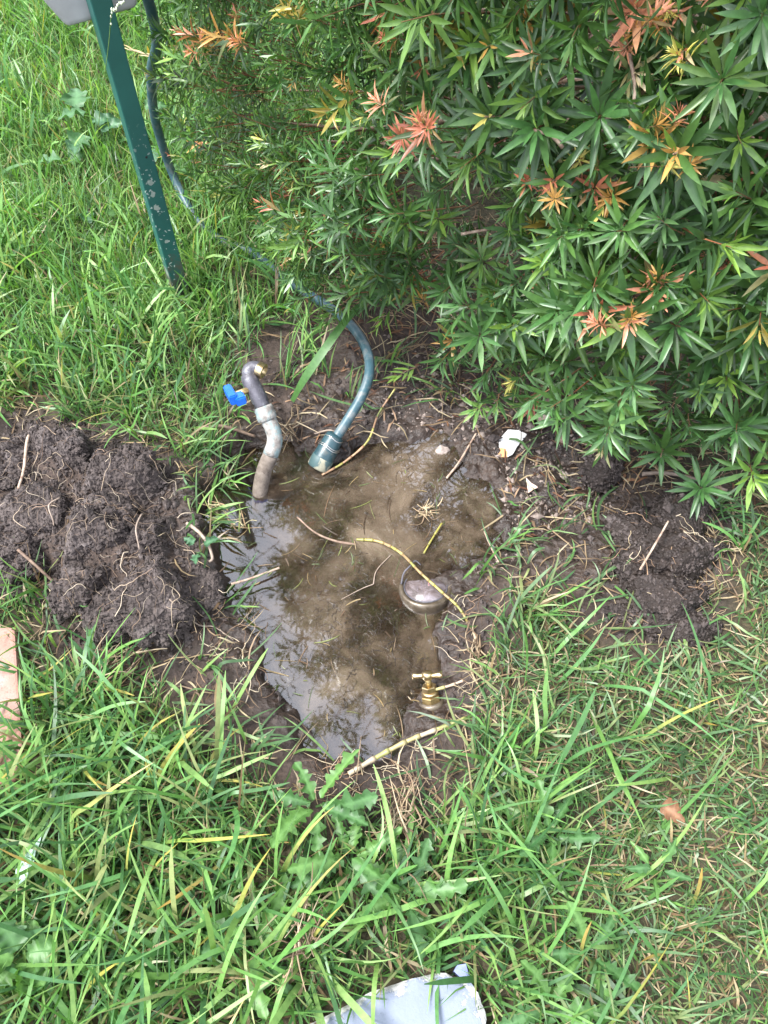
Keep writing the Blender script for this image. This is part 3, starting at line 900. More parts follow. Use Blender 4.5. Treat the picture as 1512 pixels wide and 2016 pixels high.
def bush_hit(u, v):
    d = ray(u, v); d = d / np.linalg.norm(d)
    o = np.array([0, 0, CAM_H])
    for s in np.arange(0.5, 4.0, 0.01):
        p = o + d * s
        q = p[:2] - BC
        if np.hypot(*q) < bush_r(np.arctan2(q[1], q[0]), p[2]): return p
        if p[2] < 0.03: return p
    return None

def shoot_template(nl, ls, ll, seed):
    r = np.random.default_rng(seed)
    out = []
    for i in range(nl):
        f = i / (nl - 1)
        az = i * 2.39996 + r.normal(0, 0.18)
        e = R(86 - 68 * f ** 1.1) + r.normal(0, 0.12)
        L = ll * (0.80 + 0.36 * math.sin(PI * min(1, f * 0.9 + 0.2))) * r.uniform(0.85, 1.12)
        if f > 0.62: L *= 1 - 1.75 * (f - 0.62)
        rad = np.array([math.cos(az), math.sin(az), 0]); ax = np.array([0, 0, 1.0])
        d = math.cos(e) * ax + math.sin(e) * rad
        nrm = math.sin(e) * ax - math.cos(e) * rad
        x = np.cross(d, nrm)
        out.append((np.array([0, 0, ls * f]) + rad * 0.002, np.stack([x, d, nrm], 1), L, f))
    return out

def leaf_shape(wid, fold, curl, fine=False):
    ts = [0.12, 0.3, 0.5, 0.72, 0.88] if fine else [0.36, 0.72]
    def hw(t): return wid * (math.sin(PI * min(1.0, t ** 0.82)) ** 0.85) * 0.5
    V = [(0, 0, 0)]; F = []
    for t in ts:
        z = -curl * t * t
        V += [(-hw(t), t, z + fold * hw(t)), (0, t, z), (hw(t), t, z + fold * hw(t))]
    V.append((0, 1, -curl))
    F += [(0, 2, 1), (0, 3, 2)]
    for i in range(len(ts) - 1):
        a = 1 + 3 * i
        F += [(a, a + 1, a + 4, a + 3), (a + 1, a + 2, a + 5, a + 4)]
    a = 1 + 3 * (len(ts) - 1); tip = len(V) - 1
    F += [(a, a + 1, tip), (a + 1, a + 2, tip)]
    return np.array(V), F

OLD = np.array([(0.052, 0.122, 0.028), (0.066, 0.145, 0.035), (0.045, 0.106, 0.032), (0.095, 0.178, 0.042), (0.068, 0.140, 0.055)])
TIPS = dict(green=(0.055, 0.14, 0.04), lime=(0.17, 0.29, 0.05), peach=(0.58, 0.25, 0.16), amber=(0.44, 0.24, 0.07), yellow=(0.58, 0.52, 0.15), red=(0.42, 0.14, 0.085), olive=(0.26, 0.20, 0.04), cream=(0.62, 0.50, 0.30))

bush = thing('bottlebrush_shrub', 'large dense shrub with narrow green leaves and coppery new tips leaning over the wet hole', 'shrub', (1.25, 2.35, 0))

SH_P, SH_A, SH_S, SH_TIP, SH_TH = [], [], [], [], []
def add_shoots(n, t0, t1, z0, z1, depth, s0, s1, tipp):
    th = RNG.uniform(R(t0), R(t1), n); z = RNG.uniform(z0, z1, n)
    zmin = 0.13 + 0.10 * noise(th * 9, th * 0, 0.0, 77)
    kp = (z > zmin) & (RNG.uniform(0, 1, n) < np.where((np.degrees(th) % 360 < 208) & (z < 1.3) & (s1 < 2), 0.62, 1.0))
    th, z = th[kp], z[kp]; n = len(th)
    d = np.minimum(RNG.exponential(depth, n), 0.45) if depth > 0 else -RNG.exponential(-depth, n)
    r = bush_r(th, z) - d
    p = np.stack([BC[0] + r * np.cos(th), BC[1] + r * np.sin(th), z], 1)
    up = RNG.uniform(-0.05, 0.65, n) + np.clip((z - 1.9) * 1.2, 0, 2)
    up = np.where(z < 0.35, up * 0.6 - 0.05, up)
    a = np.stack([np.cos(th), np.sin(th), up], 1) + RNG.normal(0, 0.32, (n, 3))
    a /= np.linalg.norm(a, axis=1)[:, None]
    SH_P.append(p); SH_A.append(a); SH_S.append(RNG.uniform(s0, s1, n) * np.where((np.degrees(th) % 360 < 214) & (z < 1.3) & (s1 < 2), 0.74, 1.0))
    names = list(TIPS)
    pr = np.array([0.60, 0.25, 0.03, 0.03, 0.02, 0.02, 0.03, 0.02]) if tipp else np.array([0.8, 0.2, 0, 0, 0, 0, 0, 0])
    k = RNG.choice(len(names), n, p=pr)
    k = np.where((d > 0.16) & (k > 1), 0, k)
    SH_TIP.append(np.array([TIPS[names[i]] for i in k])); SH_TH.append(RNG.uniform(0.55, 0.85, n))
add_shoots(1900, 168, 300, 0.06, 1.30, 0.11, 0.8, 1.22, True)
add_shoots(500, 176, 216, 0.06, 1.30, 0.06, 0.9, 1.3, True)
add_shoots(850, 160, 310, 1.25, 2.95, 0.10, 1.3, 1.8, True)
add_shoots(300, -60, 168, 0.1, 2.9, 0.12, 1.9, 2.6, True)
add_shoots(150, 186, 232, 1.2, 2.7, -0.14, 1.0, 1.4, False)

HERO = [  # u, v, tip colour, scale, own leaves as objects
    (1190, 395, 'yellow', 1.15, 1), (1455, 350, 'peach', 1.15, 1), (1430, 515, 'peach', 1.1, 1), (1235, 625, 'peach', 1.2, 1), (1012, 640, 'lime', 1.1, 1),
    (1335, 25, 'peach', 0.95, 1), (1340, 105, 'peach', 0.8, 1), (1335, 300, 'amber', 1.15, 1), (962, 230, 'yellow', 0.95, 1), (1090, 355, 'red', 0.85, 1),
    (1245, 745, 'lime', 1.05, 1), (1110, 715, 'green', 1.0, 1), (1225, 860, 'lime', 0.95, 1), (1302, 895, 'green', 0.95, 1), (1490, 570, 'green', 1.1, 1),
    (1255, 20, 'peach', 1.05, 0), (1110, 25, 'amber', 1.0, 0), (700, 195, 'olive', 0.95, 0), (595, 350, 'red', 0.8, 0), (430, 275, 'amber', 0.85, 0), (410, 80, 'peach', 0.8, 0),
    (830, 255, 'red', 0.85, 0), (1085, 440, 'olive', 0.9, 0), (770, 30, 'red', 0.85, 0), (830, 565, 'olive', 0.9, 0), (945, 660, 'green', 1.0, 0), (1100, 610, 'green', 1.1, 0),
    (1290, 570, 'peach', 0.9, 0), (1180, 610, 'red', 0.9, 0), (1430, 740, 'lime', 1.1, 0), (1400, 700, 'green', 1.1, 0), (1480, 930, 'lime', 1.0, 0), (1380, 960, 'green', 0.9, 0),
    (1170, 370, 'red', 0.7, 0), (460, 310, 'lime', 0.85, 0), (570, 450, 'green', 0.9, 0), (800, 440, 'lime', 0.8, 0), (860, 430, 'lime', 0.8, 0), (660, 25, 'green', 0.9, 0),
    (1290, 280, 'amber', 0.9, 0), (1500, 30, 'green', 1.1, 0), (930, 90, 'lime', 1.0, 0), (470, 80, 'amber', 0.8, 0), (600, 25, 'olive', 0.8, 0), (880, 60, 'olive', 0.9, 0), (1450, 840, 'green', 1.0, 0),
    (1130, 480, 'green', 1.1, 0), (1350, 430, 'green', 1.1, 0), (1060, 250, 'green', 1.1, 0), (1180, 230, 'green', 1.1, 0), (1420, 160, 'green', 1.1, 0), (1330, 640, 'green', 1.1, 0), (1480, 660, 'green', 1.1, 0),
]
hero_own = []
for (u, v, tip, s, own) in HERO:
    p = bush_hit(u, v)
    if p is None: continue
    tocam = np.array([0, 0, CAM_H]) - p; tocam /= np.linalg.norm(tocam)
    q = p[:2] - BC; nrm = np.array([*(q / np.hypot(*q)), 0.35])
    a = 0.75 * tocam + 0.55 * nrm + RNG.normal(0, 0.16, 3) if u > 850 else 0.3 * tocam + 0.8 * nrm + RNG.normal(0, 0.25, 3)
    a /= np.linalg.norm(a)
    p = p + 0.015 * tocam
    if tip in ('peach', 'amber', 'red', 'olive'):        # several young shoots crowd one twig end
        for q in range(random.randint(2, 5)):
            a2 = a * 0.6 + RNG.normal(0, 0.45, 3) + np.array([0, 0, 0.3]); a2 /= np.linalg.norm(a2)
            SH_P.append((p + RNG.normal(0, 0.022, 3) - a2 * 0.01)[None]); SH_A.append(a2[None]); SH_S.append(np.array([random.uniform(0.36, 0.55)]))
            SH_TIP.append(np.array([TIPS[random.choice([tip, tip, 'peach', 'yellow', 'amber'] if tip != 'olive' else ['olive', 'amber', 'olive'])]])); SH_TH.append(np.array([random.uniform(0.0, 0.3)]))
    if u > 1280 and v < 250: s *= 0.78
    if own: hero_own.append((p - a * 0.045, a, s * 1.25, tip))
    else:
        SH_P.append((p - a * 0.045)[None]); SH_A.append(a[None]); SH_S.append(np.array([s * 1.25])); SH_TIP.append(np.array([TIPS[tip]])); SH_TH.append(np.array([0.55]))
P = np.concatenate(SH_P); A = np.concatenate(SH_A); S = np.concatenate(SH_S); TP = np.concatenate(SH_TIP); TH = np.concatenate(SH_TH)

def axes_of(A):
    h = np.where(np.abs(A[:, 2:3]) < 0.9, np.array([[0, 0, 1.0]]), np.array([[1.0, 0, 0]]))
    x = np.cross(h, A); x /= np.linalg.norm(x, axis=1)[:, None]
    y = np.cross(A, x)
    t = RNG.uniform(0, 2 * PI, len(A))[:, None]
    return np.cos(t) * x + np.sin(t) * y, -np.sin(t) * x + np.cos(t) * y, A
X, Y, Z = axes_of(A)
ROT = np.stack([X, Y, Z], 2)
NV = 7
TEMPL = [shoot_template(24 + (k % 3) * 2, 0.050 + 0.008 * (k % 4), 0.056, 100 + k) for k in range(NV)]
TEMPL += [shoot_template(25, 0.11 + 0.015 * k, 0.052, 200 + k) for k in range(3)]
NV += 3
LEAFV, LEAFF = leaf_shape(0.158, 0.35, 0.10)
thd = np.degrees(np.arctan2(P[:, 1] - BC[1], P[:, 0] - BC[0])) % 360
var = np.where((thd < 218) & (P[:, 2] < 1.4) & (S < 1.5) & (TH > 0.4), RNG.integers(7, 10, len(P)), RNG.integers(0, 7, len(P)))
old = OLD[RNG.integers(0, len(OLD), len(P))] * RNG.uniform(0.8, 1.2, (len(P), 1))
LQ = np.array([f for f in LEAFF if len(f) == 4]); LT = np.array([f for f in LEAFF if len(f) == 3])
VV, QQ, TT, CC, o = [], [], [], [], 0
for k in range(NV):
    sel = np.where(var == k)[0]
    if not len(sel): continue
    tv, ta = [], []
    for (org, rot, L, f) in TEMPL[k]:
        wv = LEAFV * np.array([L, L, L])
        wv = wv * np.array([1, 1, 1 + 2.0 * np.random.default_rng(int(f * 999) + k).uniform(-0.6, 1.0)])
        tv.append(org + wv @ rot.T); ta.append(np.full(len(LEAFV), f))
    tv = np.concatenate(tv); ta = np.concatenate(ta); nl = len(TEMPL[k])
    w_ = np.einsum('nij,vj->nvi', ROT[sel], tv) * S[sel][:, None, None] + P[sel][:, None, :]
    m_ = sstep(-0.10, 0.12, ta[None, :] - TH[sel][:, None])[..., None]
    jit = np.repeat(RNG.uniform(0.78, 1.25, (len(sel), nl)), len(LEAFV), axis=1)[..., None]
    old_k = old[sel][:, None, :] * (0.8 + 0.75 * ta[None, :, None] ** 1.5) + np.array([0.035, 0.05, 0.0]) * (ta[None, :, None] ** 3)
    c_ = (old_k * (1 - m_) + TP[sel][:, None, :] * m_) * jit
    nvt = len(tv)
    lq = (LQ[None] + (np.arange(nl) * len(LEAFV))[:, None, None]).reshape(-1, 4)
    lt = (LT[None] + (np.arange(nl) * len(LEAFV))[:, None, None]).reshape(-1, 3)
    base = (np.arange(len(sel)) * nvt)[:, None, None] + o
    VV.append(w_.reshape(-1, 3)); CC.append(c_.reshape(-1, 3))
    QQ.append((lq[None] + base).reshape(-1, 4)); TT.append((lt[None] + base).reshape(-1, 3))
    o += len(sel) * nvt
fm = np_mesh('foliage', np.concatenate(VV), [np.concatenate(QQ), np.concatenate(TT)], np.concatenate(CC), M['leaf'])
tag(link('foliage', fm, bush), kind='stuff')

# stems of all those shoots: thin three-sided twigs running back into the shrub
core = np.stack([BC[0] + (P[:, 0] - BC[0]) * 0.55, BC[1] + (P[:, 1] - BC[1]) * 0.55, P[:, 2] * 0.62], 1)
bk = core - P; bk /= np.linalg.norm(bk, axis=1)[:, None]
bk = bk * 0.5 - A * 0.75; bk /= np.linalg.norm(bk, axis=1)[:, None]
tip_ = P + A * (0.06 * S)[:, None]; mid_ = P; end_ = P + bk * (RNG.uniform(0.07, 0.16, len(P)) * S)[:, None]
V = np.empty((len(P), 3, 3, 3))
for j, (c_, r_) in enumerate(((tip_, 0.0006), (mid_, 0.0013), (end_, 0.0021))):
    for k in range(3):
        t_ = 2 * PI * k / 3
        V[:, j, k] = c_ + r_ * S[:, None] * (math.cos(t_) * X + math.sin(t_) * Y)
b_ = (np.arange(len(P)) * 9)[:, None, None]
ff = np.array([[j * 3 + k, j * 3 + (k + 1) % 3, (j + 1) * 3 + (k + 1) % 3, (j + 1) * 3 + k] for j in (0, 1) for k in range(3)])
cst = np.repeat(pick([(0.20, 0.075, 0.035), (0.13, 0.06, 0.03), (0.24, 0.13, 0.07)], len(P)), 9, axis=0)
tag(link('twigs', np_mesh('twigs', V.reshape(-1, 3), [(ff[None] + b_).reshape(-1, 4)], cst, M['root']), bush), kind='stuff')

# main branches, each its own part
for i in range(34):
    th = R(random.uniform(172, 292)); z = random.uniform(0.18, 1.5)
    r = float(bush_r(np.array([th]), np.array([z]))[0]) - random.uniform(0.04, 0.25)
    e = np.array([BC[0] + r * math.cos(th), BC[1] + r * math.sin(th), z])
    s = np.array([BC[0] + random.gauss(0, 0.1), BC[1] + random.gauss(0, 0.1), -0.03])
    m1 = s * 0.6 + e * 0.4 + np.array([random.gauss(0, 0.08), random.gauss(0, 0.08), 0.10 * z + 0.12])
    m2 = s * 0.25 + e * 0.75 + np.array([random.gauss(0, 0.05), random.gauss(0, 0.05), 0.05])
    pts = spline([s, m1, m2, e], 12)
    mb = MB(); mb.add(*tube(pts, np.linspace(0.016, 0.0022, len(pts)), 6))
    mb.build('branch', M['twig'], bush)
for (a, b2) in (((1228, 120), (1228, 268)), ((625, 425), (760, 442)), ((1100, 300), (1045, 265)), ((905, 465), (980, 452))):
    p, q = bush_hit(*a), bush_hit(*b2)
    if p is None or q is None: continue
    p[1] -= 0.02; q[1] -= 0.02; p[2] += 0.02; q[2] += 0.02
    pts = spline([p, (p + q) / 2 + np.array([0.006, -0.004, 0.004]), q], 8)
    mb = MB(); mb.add(*tube(pts, np.linspace(0.0034, 0.0024, len(pts)), 6)); mb.build('dead_stem', M['stick'], bush)

# the nearest rosettes: every leaf is an object of its own
def leaf_mesh(colr, wid=0.2, fold=0.35, curl=0.12, m='leaf', name='leaf'):
    V, F = leaf_shape(wid, fold, curl, True)
    mb = MB(); mb.add(V, F, tuple(colr)); return mb.mesh(name, M[m])
LM = {}
def leaf_of(key, j):
    k = (key, j)
    if k not in LM:
        c = np.array(TIPS[key] if key in TIPS else OLD[j % len(OLD)]) * (0.85 + 0.15 * j)
        LM[k] = leaf_mesh(c, 0.165 + 0.015 * (j % 2), 0.3 + 0.1 * (j % 3), 0.06 + 0.07 * j)
    return LM[k]
for i, (p, a, s, tip) in enumerate(hero_own):
    tm = shoot_template(20, 0.05, 0.056, 300 + i)
    mb = MB(); mb.add(*tube([(0, 0, -0.14), (0.004, 0.002, -0.06), (0, 0, 0), (0, 0, 0.052)], [0.0026, 0.002, 0.0016, 0.001], 6))
    so_ = bpy.data.objects.new('shoot', mb.mesh('shoot', M['twig'])); COL.objects.link(so_)
    so_.parent = bush
    so_.rotation_euler = Vector(a).to_track_quat('Z', 'Y').to_euler()
    so_.scale = (s, s, s)
    so_.location = Vector(p) - bush.location
    for (org, rot, L, f) in tm:
        key = tip if f > 0.74 else (random.choice(['lime', 'cream' if tip in ('peach', 'yellow') else 'lime', 'old']) if f > 0.6 and tip != 'green' else 'old')
        me_ = leaf_of(key, random.randint(0, 2))
        lo = bpy.data.objects.new('leaf', me_); COL.objects.link(lo); lo.parent = so_
        mt = Matrix([list(r_) for r_ in (rot * L)]).to_4x4(); mt.translation = Vector(org)
        lo.matrix_local = mt

# ------------------------------------------------------------------ green steel post
def paint_mat():
    m, t, bs, out = new_mat('green_paint')
    p = t.nodes.new('ShaderNodeTexCoord').outputs['Object']
    n = N(t, 'ShaderNodeTexNoise', Scale=9, Detail=5, Roughness=0.6)
    t.links.new(p, n.inputs['Vector'])
    base = ramp(t, [(0.3, (0.010, 0.070, 0.060)), (0.7, (0.015, 0.092, 0.078))], n.outputs['Fac'])
    c = base.outputs[0]
    nw = N(t, 'ShaderNodeTexNoise', Scale=70, Detail=3); t.links.new(p, nw.inputs['Vector'])
    sb = N(t, 'ShaderNodeVectorMath', operation='SUBTRACT'); sb.inputs[1].default_value = (0.5, 0.5, 0.5); t.links.new(nw.outputs['Color'], sb.inputs[0])
    sv = N(t, 'ShaderNodeVectorMath', operation='SCALE'); sv.inputs['Scale'].default_value = 0.022; t.links.new(sb.outputs[0], sv.inputs[0])
    av = N(t, 'ShaderNodeVectorMath', operation='ADD'); t.links.new(p, av.inputs[0]); t.links.new(sv.outputs[0], av.inputs[1])
    pw = av.outputs[0]
    xz = t.nodes.new('ShaderNodeSeparateXYZ'); t.links.new(p, xz.inputs[0])     # soil splashed on the foot
    ns = N(t, 'ShaderNodeTexNoise', Scale=45, Detail=6, Roughness=0.7); t.links.new(p, ns.inputs['Vector'])
    mz = N(t, 'ShaderNodeMapRange'); mz.inputs['From Min'].default_value = 0.02; mz.inputs['From Max'].default_value = 0.26; mz.inputs['To Min'].default_value = 0.42; mz.inputs['To Max'].default_value = -0.1
    t.links.new(xz.outputs['Z'], mz.inputs['Value'])
    ads = N(t, 'ShaderNodeMath', operation='ADD'); t.links.new(mz.outputs[0], ads.inputs[0]); t.links.new(ns.outputs['Fac'], ads.inputs[1])
    rs_ = ramp(t, [(0.62, 0.0), (0.80, 0.8)], ads.outputs[0])
    c = mixc(t, rs_.outputs[0], c, (0.075, 0.058, 0.045))
    for sc, thr, keep, colr in ((34, 0.30, 0.72, (0.32, 0.34, 0.30)), (120, 0.30, 0.66, (0.42, 0.46, 0.42)), (17, 0.24, 0.62, (0.26, 0.28, 0.24))):
        vo = N(t, 'ShaderNodeTexVoronoi', Scale=sc); t.links.new(pw, vo.inputs['Vector'])
        lt = N(t, 'ShaderNodeMath', operation='LESS_THAN'); lt.inputs[1].default_value = thr
        t.links.new(vo.outputs['Distance'], lt.inputs[0])
        sp = t.nodes.new('ShaderNodeSeparateColor'); t.links.new(vo.outputs['Color'], sp.inputs[0])
        gt = N(t, 'ShaderNodeMath', operation='GREATER_THAN'); gt.inputs[1].default_value = keep
        t.links.new(sp.outputs[0], gt.inputs[0])
        ml = N(t, 'ShaderNodeMath', operation='MULTIPLY')
        t.links.new(lt.outputs[0], ml.inputs[0]); t.links.new(gt.outputs[0], ml.inputs[1])
        xyz = t.nodes.new('ShaderNodeSeparateXYZ'); t.links.new(p, xyz.inputs[0])
        mr = N(t, 'ShaderNodeMapRange'); mr.inputs['From Min'].default_value = 0.55; mr.inputs['From Max'].default_value = 0.35
        t.links.new(xyz.outputs['Z'], mr.inputs['Value'])
        m2 = N(t, 'ShaderNodeMath', operation='MULTIPLY'); t.links.new(ml.outputs[0], m2.inputs[0]); t.links.new(mr.outputs[0], m2.inputs[1])
        m3 = N(t, 'ShaderNodeMath', operation='MULTIPLY'); m3.inputs[1].default_value = 0.75; t.links.new(m2.outputs[0], m3.inputs[0])
        c = mixc(t, m3.outputs[0], c, colr)
    t.links.new(c, bs.inputs['Base Color'])
    bs.inputs['Roughness'].default_value = 0.42
    n2 = N(t, 'ShaderNodeTexNoise', Scale=300, Detail=2); t.links.new(p, n2.inputs['Vector'])
    bump_into(t, bs, n2.outputs['Fac'], 0.08, 0.001)
    return m
M['paint'] = paint_mat()
M['dark'] = noise_mat('dark_hole', [(0.3, (0.01, 0.01, 0.01)), (0.7, (0.02, 0.018, 0.016))], 50, 0.8, bump=0)
M['white_plastic'] = noise_mat('offwhite_plastic', [(0.3, (0.30, 0.30, 0.30)), (0.7, (0.38, 0.38, 0.38))], 16, 0.42, bump=0.1, bdist=0.001)
M['grey_plastic'] = noise_mat('grey_plastic', [(0.3, (0.16, 0.16, 0.155)), (0.7, (0.24, 0.24, 0.235))], 16, 0.5, bump=0.1, bdist=0.001)

pb = at(361, 597, 0.0)
YAW = R(30)
def post_pt(x, y, z):      # the post's own axes: x along its front face, y away from the camera
    c, s = math.cos(YAW), math.sin(YAW)
    return np.array([pb[0] + c * x - s * y, pb[1] + s * x + c * y, z])
def local_prism(outline_xz, y0, y1, bevel):
    """solid from an outline in the post's x-z plane"""
    bm = prism([(x, z) for x, z in outline_xz], 0, 1, 0)
    for v in bm.verts:
        x, z, k = v.co
        v.co = Vector(post_pt(x, y0 + (y1 - y0) * k, z))
    bmesh.ops.recalc_face_normals(bm, faces=bm.faces)
    if bevel: bmesh.ops.bevel(bm, geom=list(bm.edges), offset=bevel, segments=3, profile=0.6, affect='EDGES')
    return bm
post = thing('steel_post', 'dark green painted square steel post standing in the grass with dried splashes', 'post', (pb[0], pb[1], 0))
ow = 0.0215
bm = local_prism([(-ow, -0.25), (ow, -0.25), (ow, 1.22), (-ow, 1.22)], -ow, ow, 0.0035)
bm_obj('post_tube', bm, M['paint'], post)
bm = local_prism([(-0.024, 1.205), (0.024, 1.205), (0.024, 1.226), (-0.024, 1.226)], -0.024, 0.024, 0.004)
bm_obj('end_cap', bm, M['dark'], post)
mb = MB(); mb.add(*lathe(post_pt(0.004, -ow - 0.0006, 0.455), post_pt(0, -1, 0) - post_pt(0, 0, 0), [(0.0028, 0), (0.0028, 0.0009)], 10))
mb.build('screw_hole', M['dark'], post)

# hose box fixed behind the post
hz = 0.735
box = thing('hose_box', 'off-white plastic hose box fixed behind the top of the green post', 'hose box', tuple(post_pt(0, 0.05, hz)))
bm = local_prism([(-0.072, hz), (0.078, hz + 0.004), (0.112, hz + 0.075), (-0.108, hz + 0.07)], ow + 0.002, 0.115, 0.013)
bm_obj('front_shell', bm, M['white_plastic'], box, True)
bm = local_prism([(-0.10, hz + 0.02), (0.085, hz + 0.022), (0.128, hz + 0.10), (0.135, hz + 0.30), (-0.14, hz + 0.30), (-0.135, hz + 0.095)], 0.116, 0.20, 0.014)
bm_obj('drum_cover', bm, M['grey_plastic'], box)
bm = local_prism([(-0.10, hz + 0.0725), (0.092, hz + 0.0765), (0.10, hz + 0.28), (-0.11, hz + 0.28)], 0.06, 0.1155, 0.008)
bm_obj('rear_shell', bm, M['white_plastic'], box)
for sx in (-0.075, -0.045, 0.04, 0.07):
    bm = local_prism([(sx - 0.007, hz + 0.10), (sx + 0.007, hz + 0.10), (sx + 0.007, hz + 0.18), (sx - 0.007, hz + 0.18)], 0.058, 0.0605, 0.0008)
    bm_obj('vent_slot', bm, M['dark'], box)
mb = MB(); mb.add(*tube([post_pt(0.10, 0.15, hz + 0.12), post_pt(0.125, 0.15, hz + 0.07), post_pt(0.132, 0.15, hz + 0.035)], 0.021, 14))
mb.build('hose_outlet', M['grey_plastic'], box)

# ------------------------------------------------------------------ the hose with its connector
def stain_mat(name, stops, scale, patch, pstops, pscale, rough=0.5, metallic=0.0, bump=0.3):
    m, t, bs, out = new_mat(name)
    p = coords(t)
    n = N(t, 'ShaderNodeTexNoise', Scale=scale, Detail=6, Roughness=0.65); t.links.new(p, n.inputs['Vector'])
    n2 = N(t, 'ShaderNodeTexNoise', Scale=pscale, Detail=5, Roughness=0.6, Distortion=0.8); t.links.new(p, n2.inputs['Vector'])
    a = ramp(t, stops, n.outputs['Fac']); f = ramp(t, pstops, n2.outputs['Fac'])
    t.links.new(mixc(t, f.outputs[0], a.outputs[0], patch), bs.inputs['Base Color'])
    bs.inputs['Roughness'].default_value = rough; bs.inputs['Metallic'].default_value = metallic
    n3 = N(t, 'ShaderNodeTexNoise', Scale=scale * 6, Detail=5); t.links.new(p, n3.inputs['Vector'])
    bump_into(t, bs, n3.outputs['Fac'], bump, 0.002)
    return m
M['hose'] = stain_mat('weathered_hose', [(0.3, (0.020, 0.055, 0.068)), (0.7, (0.038, 0.088, 0.108))], 25, (0.15, 0.155, 0.15), [(0.48, 0.0), (0.70, 0.75)], 38, 0.45, 0, 0.25)
M['teal'] = stain_mat('teal_plastic', [(0.3, (0.010, 0.034, 0.042)), (0.7, (0.020, 0.056, 0.068))], 30, (0.10, 0.095, 0.08), [(0.55, 0.0), (0.75, 0.7)], 45, 0.38, 0, 0.2)
M['tan'] = stain_mat('worn_tan_band', [(0.3, (0.22, 0.21, 0.15)), (0.7, (0.33, 0.31, 0.23))], 40, (0.03, 0.07, 0.075), [(0.46, 0.0), (0.52, 0.95)], 22, 0.5)
M['steel'] = noise_mat('dull_steel', [(0.3, (0.45, 0.44, 0.42)), (0.7, (0.7, 0.69, 0.67))], 80, 0.3, metallic=0.9, bump=0.1, bdist=0.0005)

hose = thing('garden_hose', 'weathered teal hose curving from the hose box to a connector in the puddle', 'hose', tuple(at(720, 700, 0)))
HP = [post_pt(0.132, 0.15, hz + 0.05), at(308, 70, 0.60), at(298, 140, 0.47), at(302, 215, 0.34), at(318, 280, 0.22), at(343, 350, 0.10), at(382, 425, 0.035), at(430, 470, 0.02), at(500, 500, 0.018), at(565, 552, 0.025), at(605, 578, 0.03),
      at(650, 606, 0.045), at(695, 645, 0.065), at(722, 690, 0.085), at(727, 735, 0.085), at(712, 780, 0.065), at(684, 828, 0.035), at(664, 858, 0.012), at(655, 872, 0.002)]
mb = MB(); mb.add(*tube(spline(HP, 150), 0.0128, 14)); mb.build('hose_tube', M['hose'], hose)
ca, cb = at(660, 858, 0.010), at(627, 918, -0.046)
axc = cb - ca; Lc = np.linalg.norm(axc)
con = link('connector', None) if False else None
mb = MB(); mb.add(*lathe(ca, axc, [(0.015, -0.006), (0.022, 0.0), (0.0240, 0.010), (0.0248, 0.028), (0.0262, 0.031), (0.0268, 0.058), (0.0278, 0.062), (0.0278, Lc * 0.86)], 32))
con = mb.build('connector', M['teal'], hose)
for h, r in ((0.0065, 0.0230), (0.0285, 0.0268), (0.033, 0.0275)):
    pts = []
    x, y, a = frame_of(axc)
    for k in range(41):
        t = 2 * PI * k / 40
        pts.append(ca + a * (h + 0.002 * math.sin(3 * t)) + r * (math.cos(t) * x + math.sin(t) * y))
    mb = MB(); mb.add(*tube(pts, 0.0012, 6, False)); mb.build('wire_ring', M['steel'], con)
mb = MB(); mb.add(*lathe(ca, axc, [(0.0281, Lc * 0.70), (0.0286, Lc * 0.72), (0.0289, Lc * 1.02), (0.026, Lc * 1.06)], 32)); mb.build('end_band', M['tan'], con)

# ------------------------------------------------------------------ bent standpipe with a blue valve handle
M['copper'] = stain_mat('verdigris_copper', [(0.3, (0.10, 0.085, 0.075)), (0.5, (0.23, 0.21, 0.19)), (0.7, (0.36, 0.35, 0.33))], 60, (0.17, 0.27, 0.28), [(0.46, 0.0), (0.60, 0.8)], 30, 0.75, 0, 1.0)
M['pipe_mud'] = stain_mat('muddy_copper', [(0.3, (0.075, 0.055, 0.042)), (0.7, (0.20, 0.165, 0.135))], 60, (0.05, 0.034, 0.026), [(0.55, 0.0), (0.7, 0.8)], 70, 0.8, 0, 0.5)
M['pipe_grey'] = stain_mat('tarnished_brass', [(0.3, (0.045, 0.042, 0.05)), (0.7, (0.11, 0.105, 0.125))], 40, (0.24, 0.25, 0.26), [(0.55, 0.0), (0.7, 0.6)], 55, 0.5, 0.25, 0.4)
M['brass'] = noise_mat('brass', [(0.3, (0.45, 0.32, 0.15)), (0.7, (0.78, 0.61, 0.36))], 60, 0.3, metallic=1.0, bump=0.1, bdist=0.0006)
M['brass_dull'] = noise_mat('dull_brass', [(0.3, (0.20, 0.14, 0.06)), (0.7, (0.50, 0.38, 0.18))], 80, 0.42, metallic=0.8, bump=0.2, bdist=0.0008)
M['blue'] = stain_mat('blue_plastic', [(0.3, (0.006, 0.085, 0.42)), (0.7, (0.012, 0.12, 0.52))], 30, (0.10, 0.16, 0.3), [(0.62, 0.0), (0.8, 0.6)], 120, 0.35, 0, 0.1)

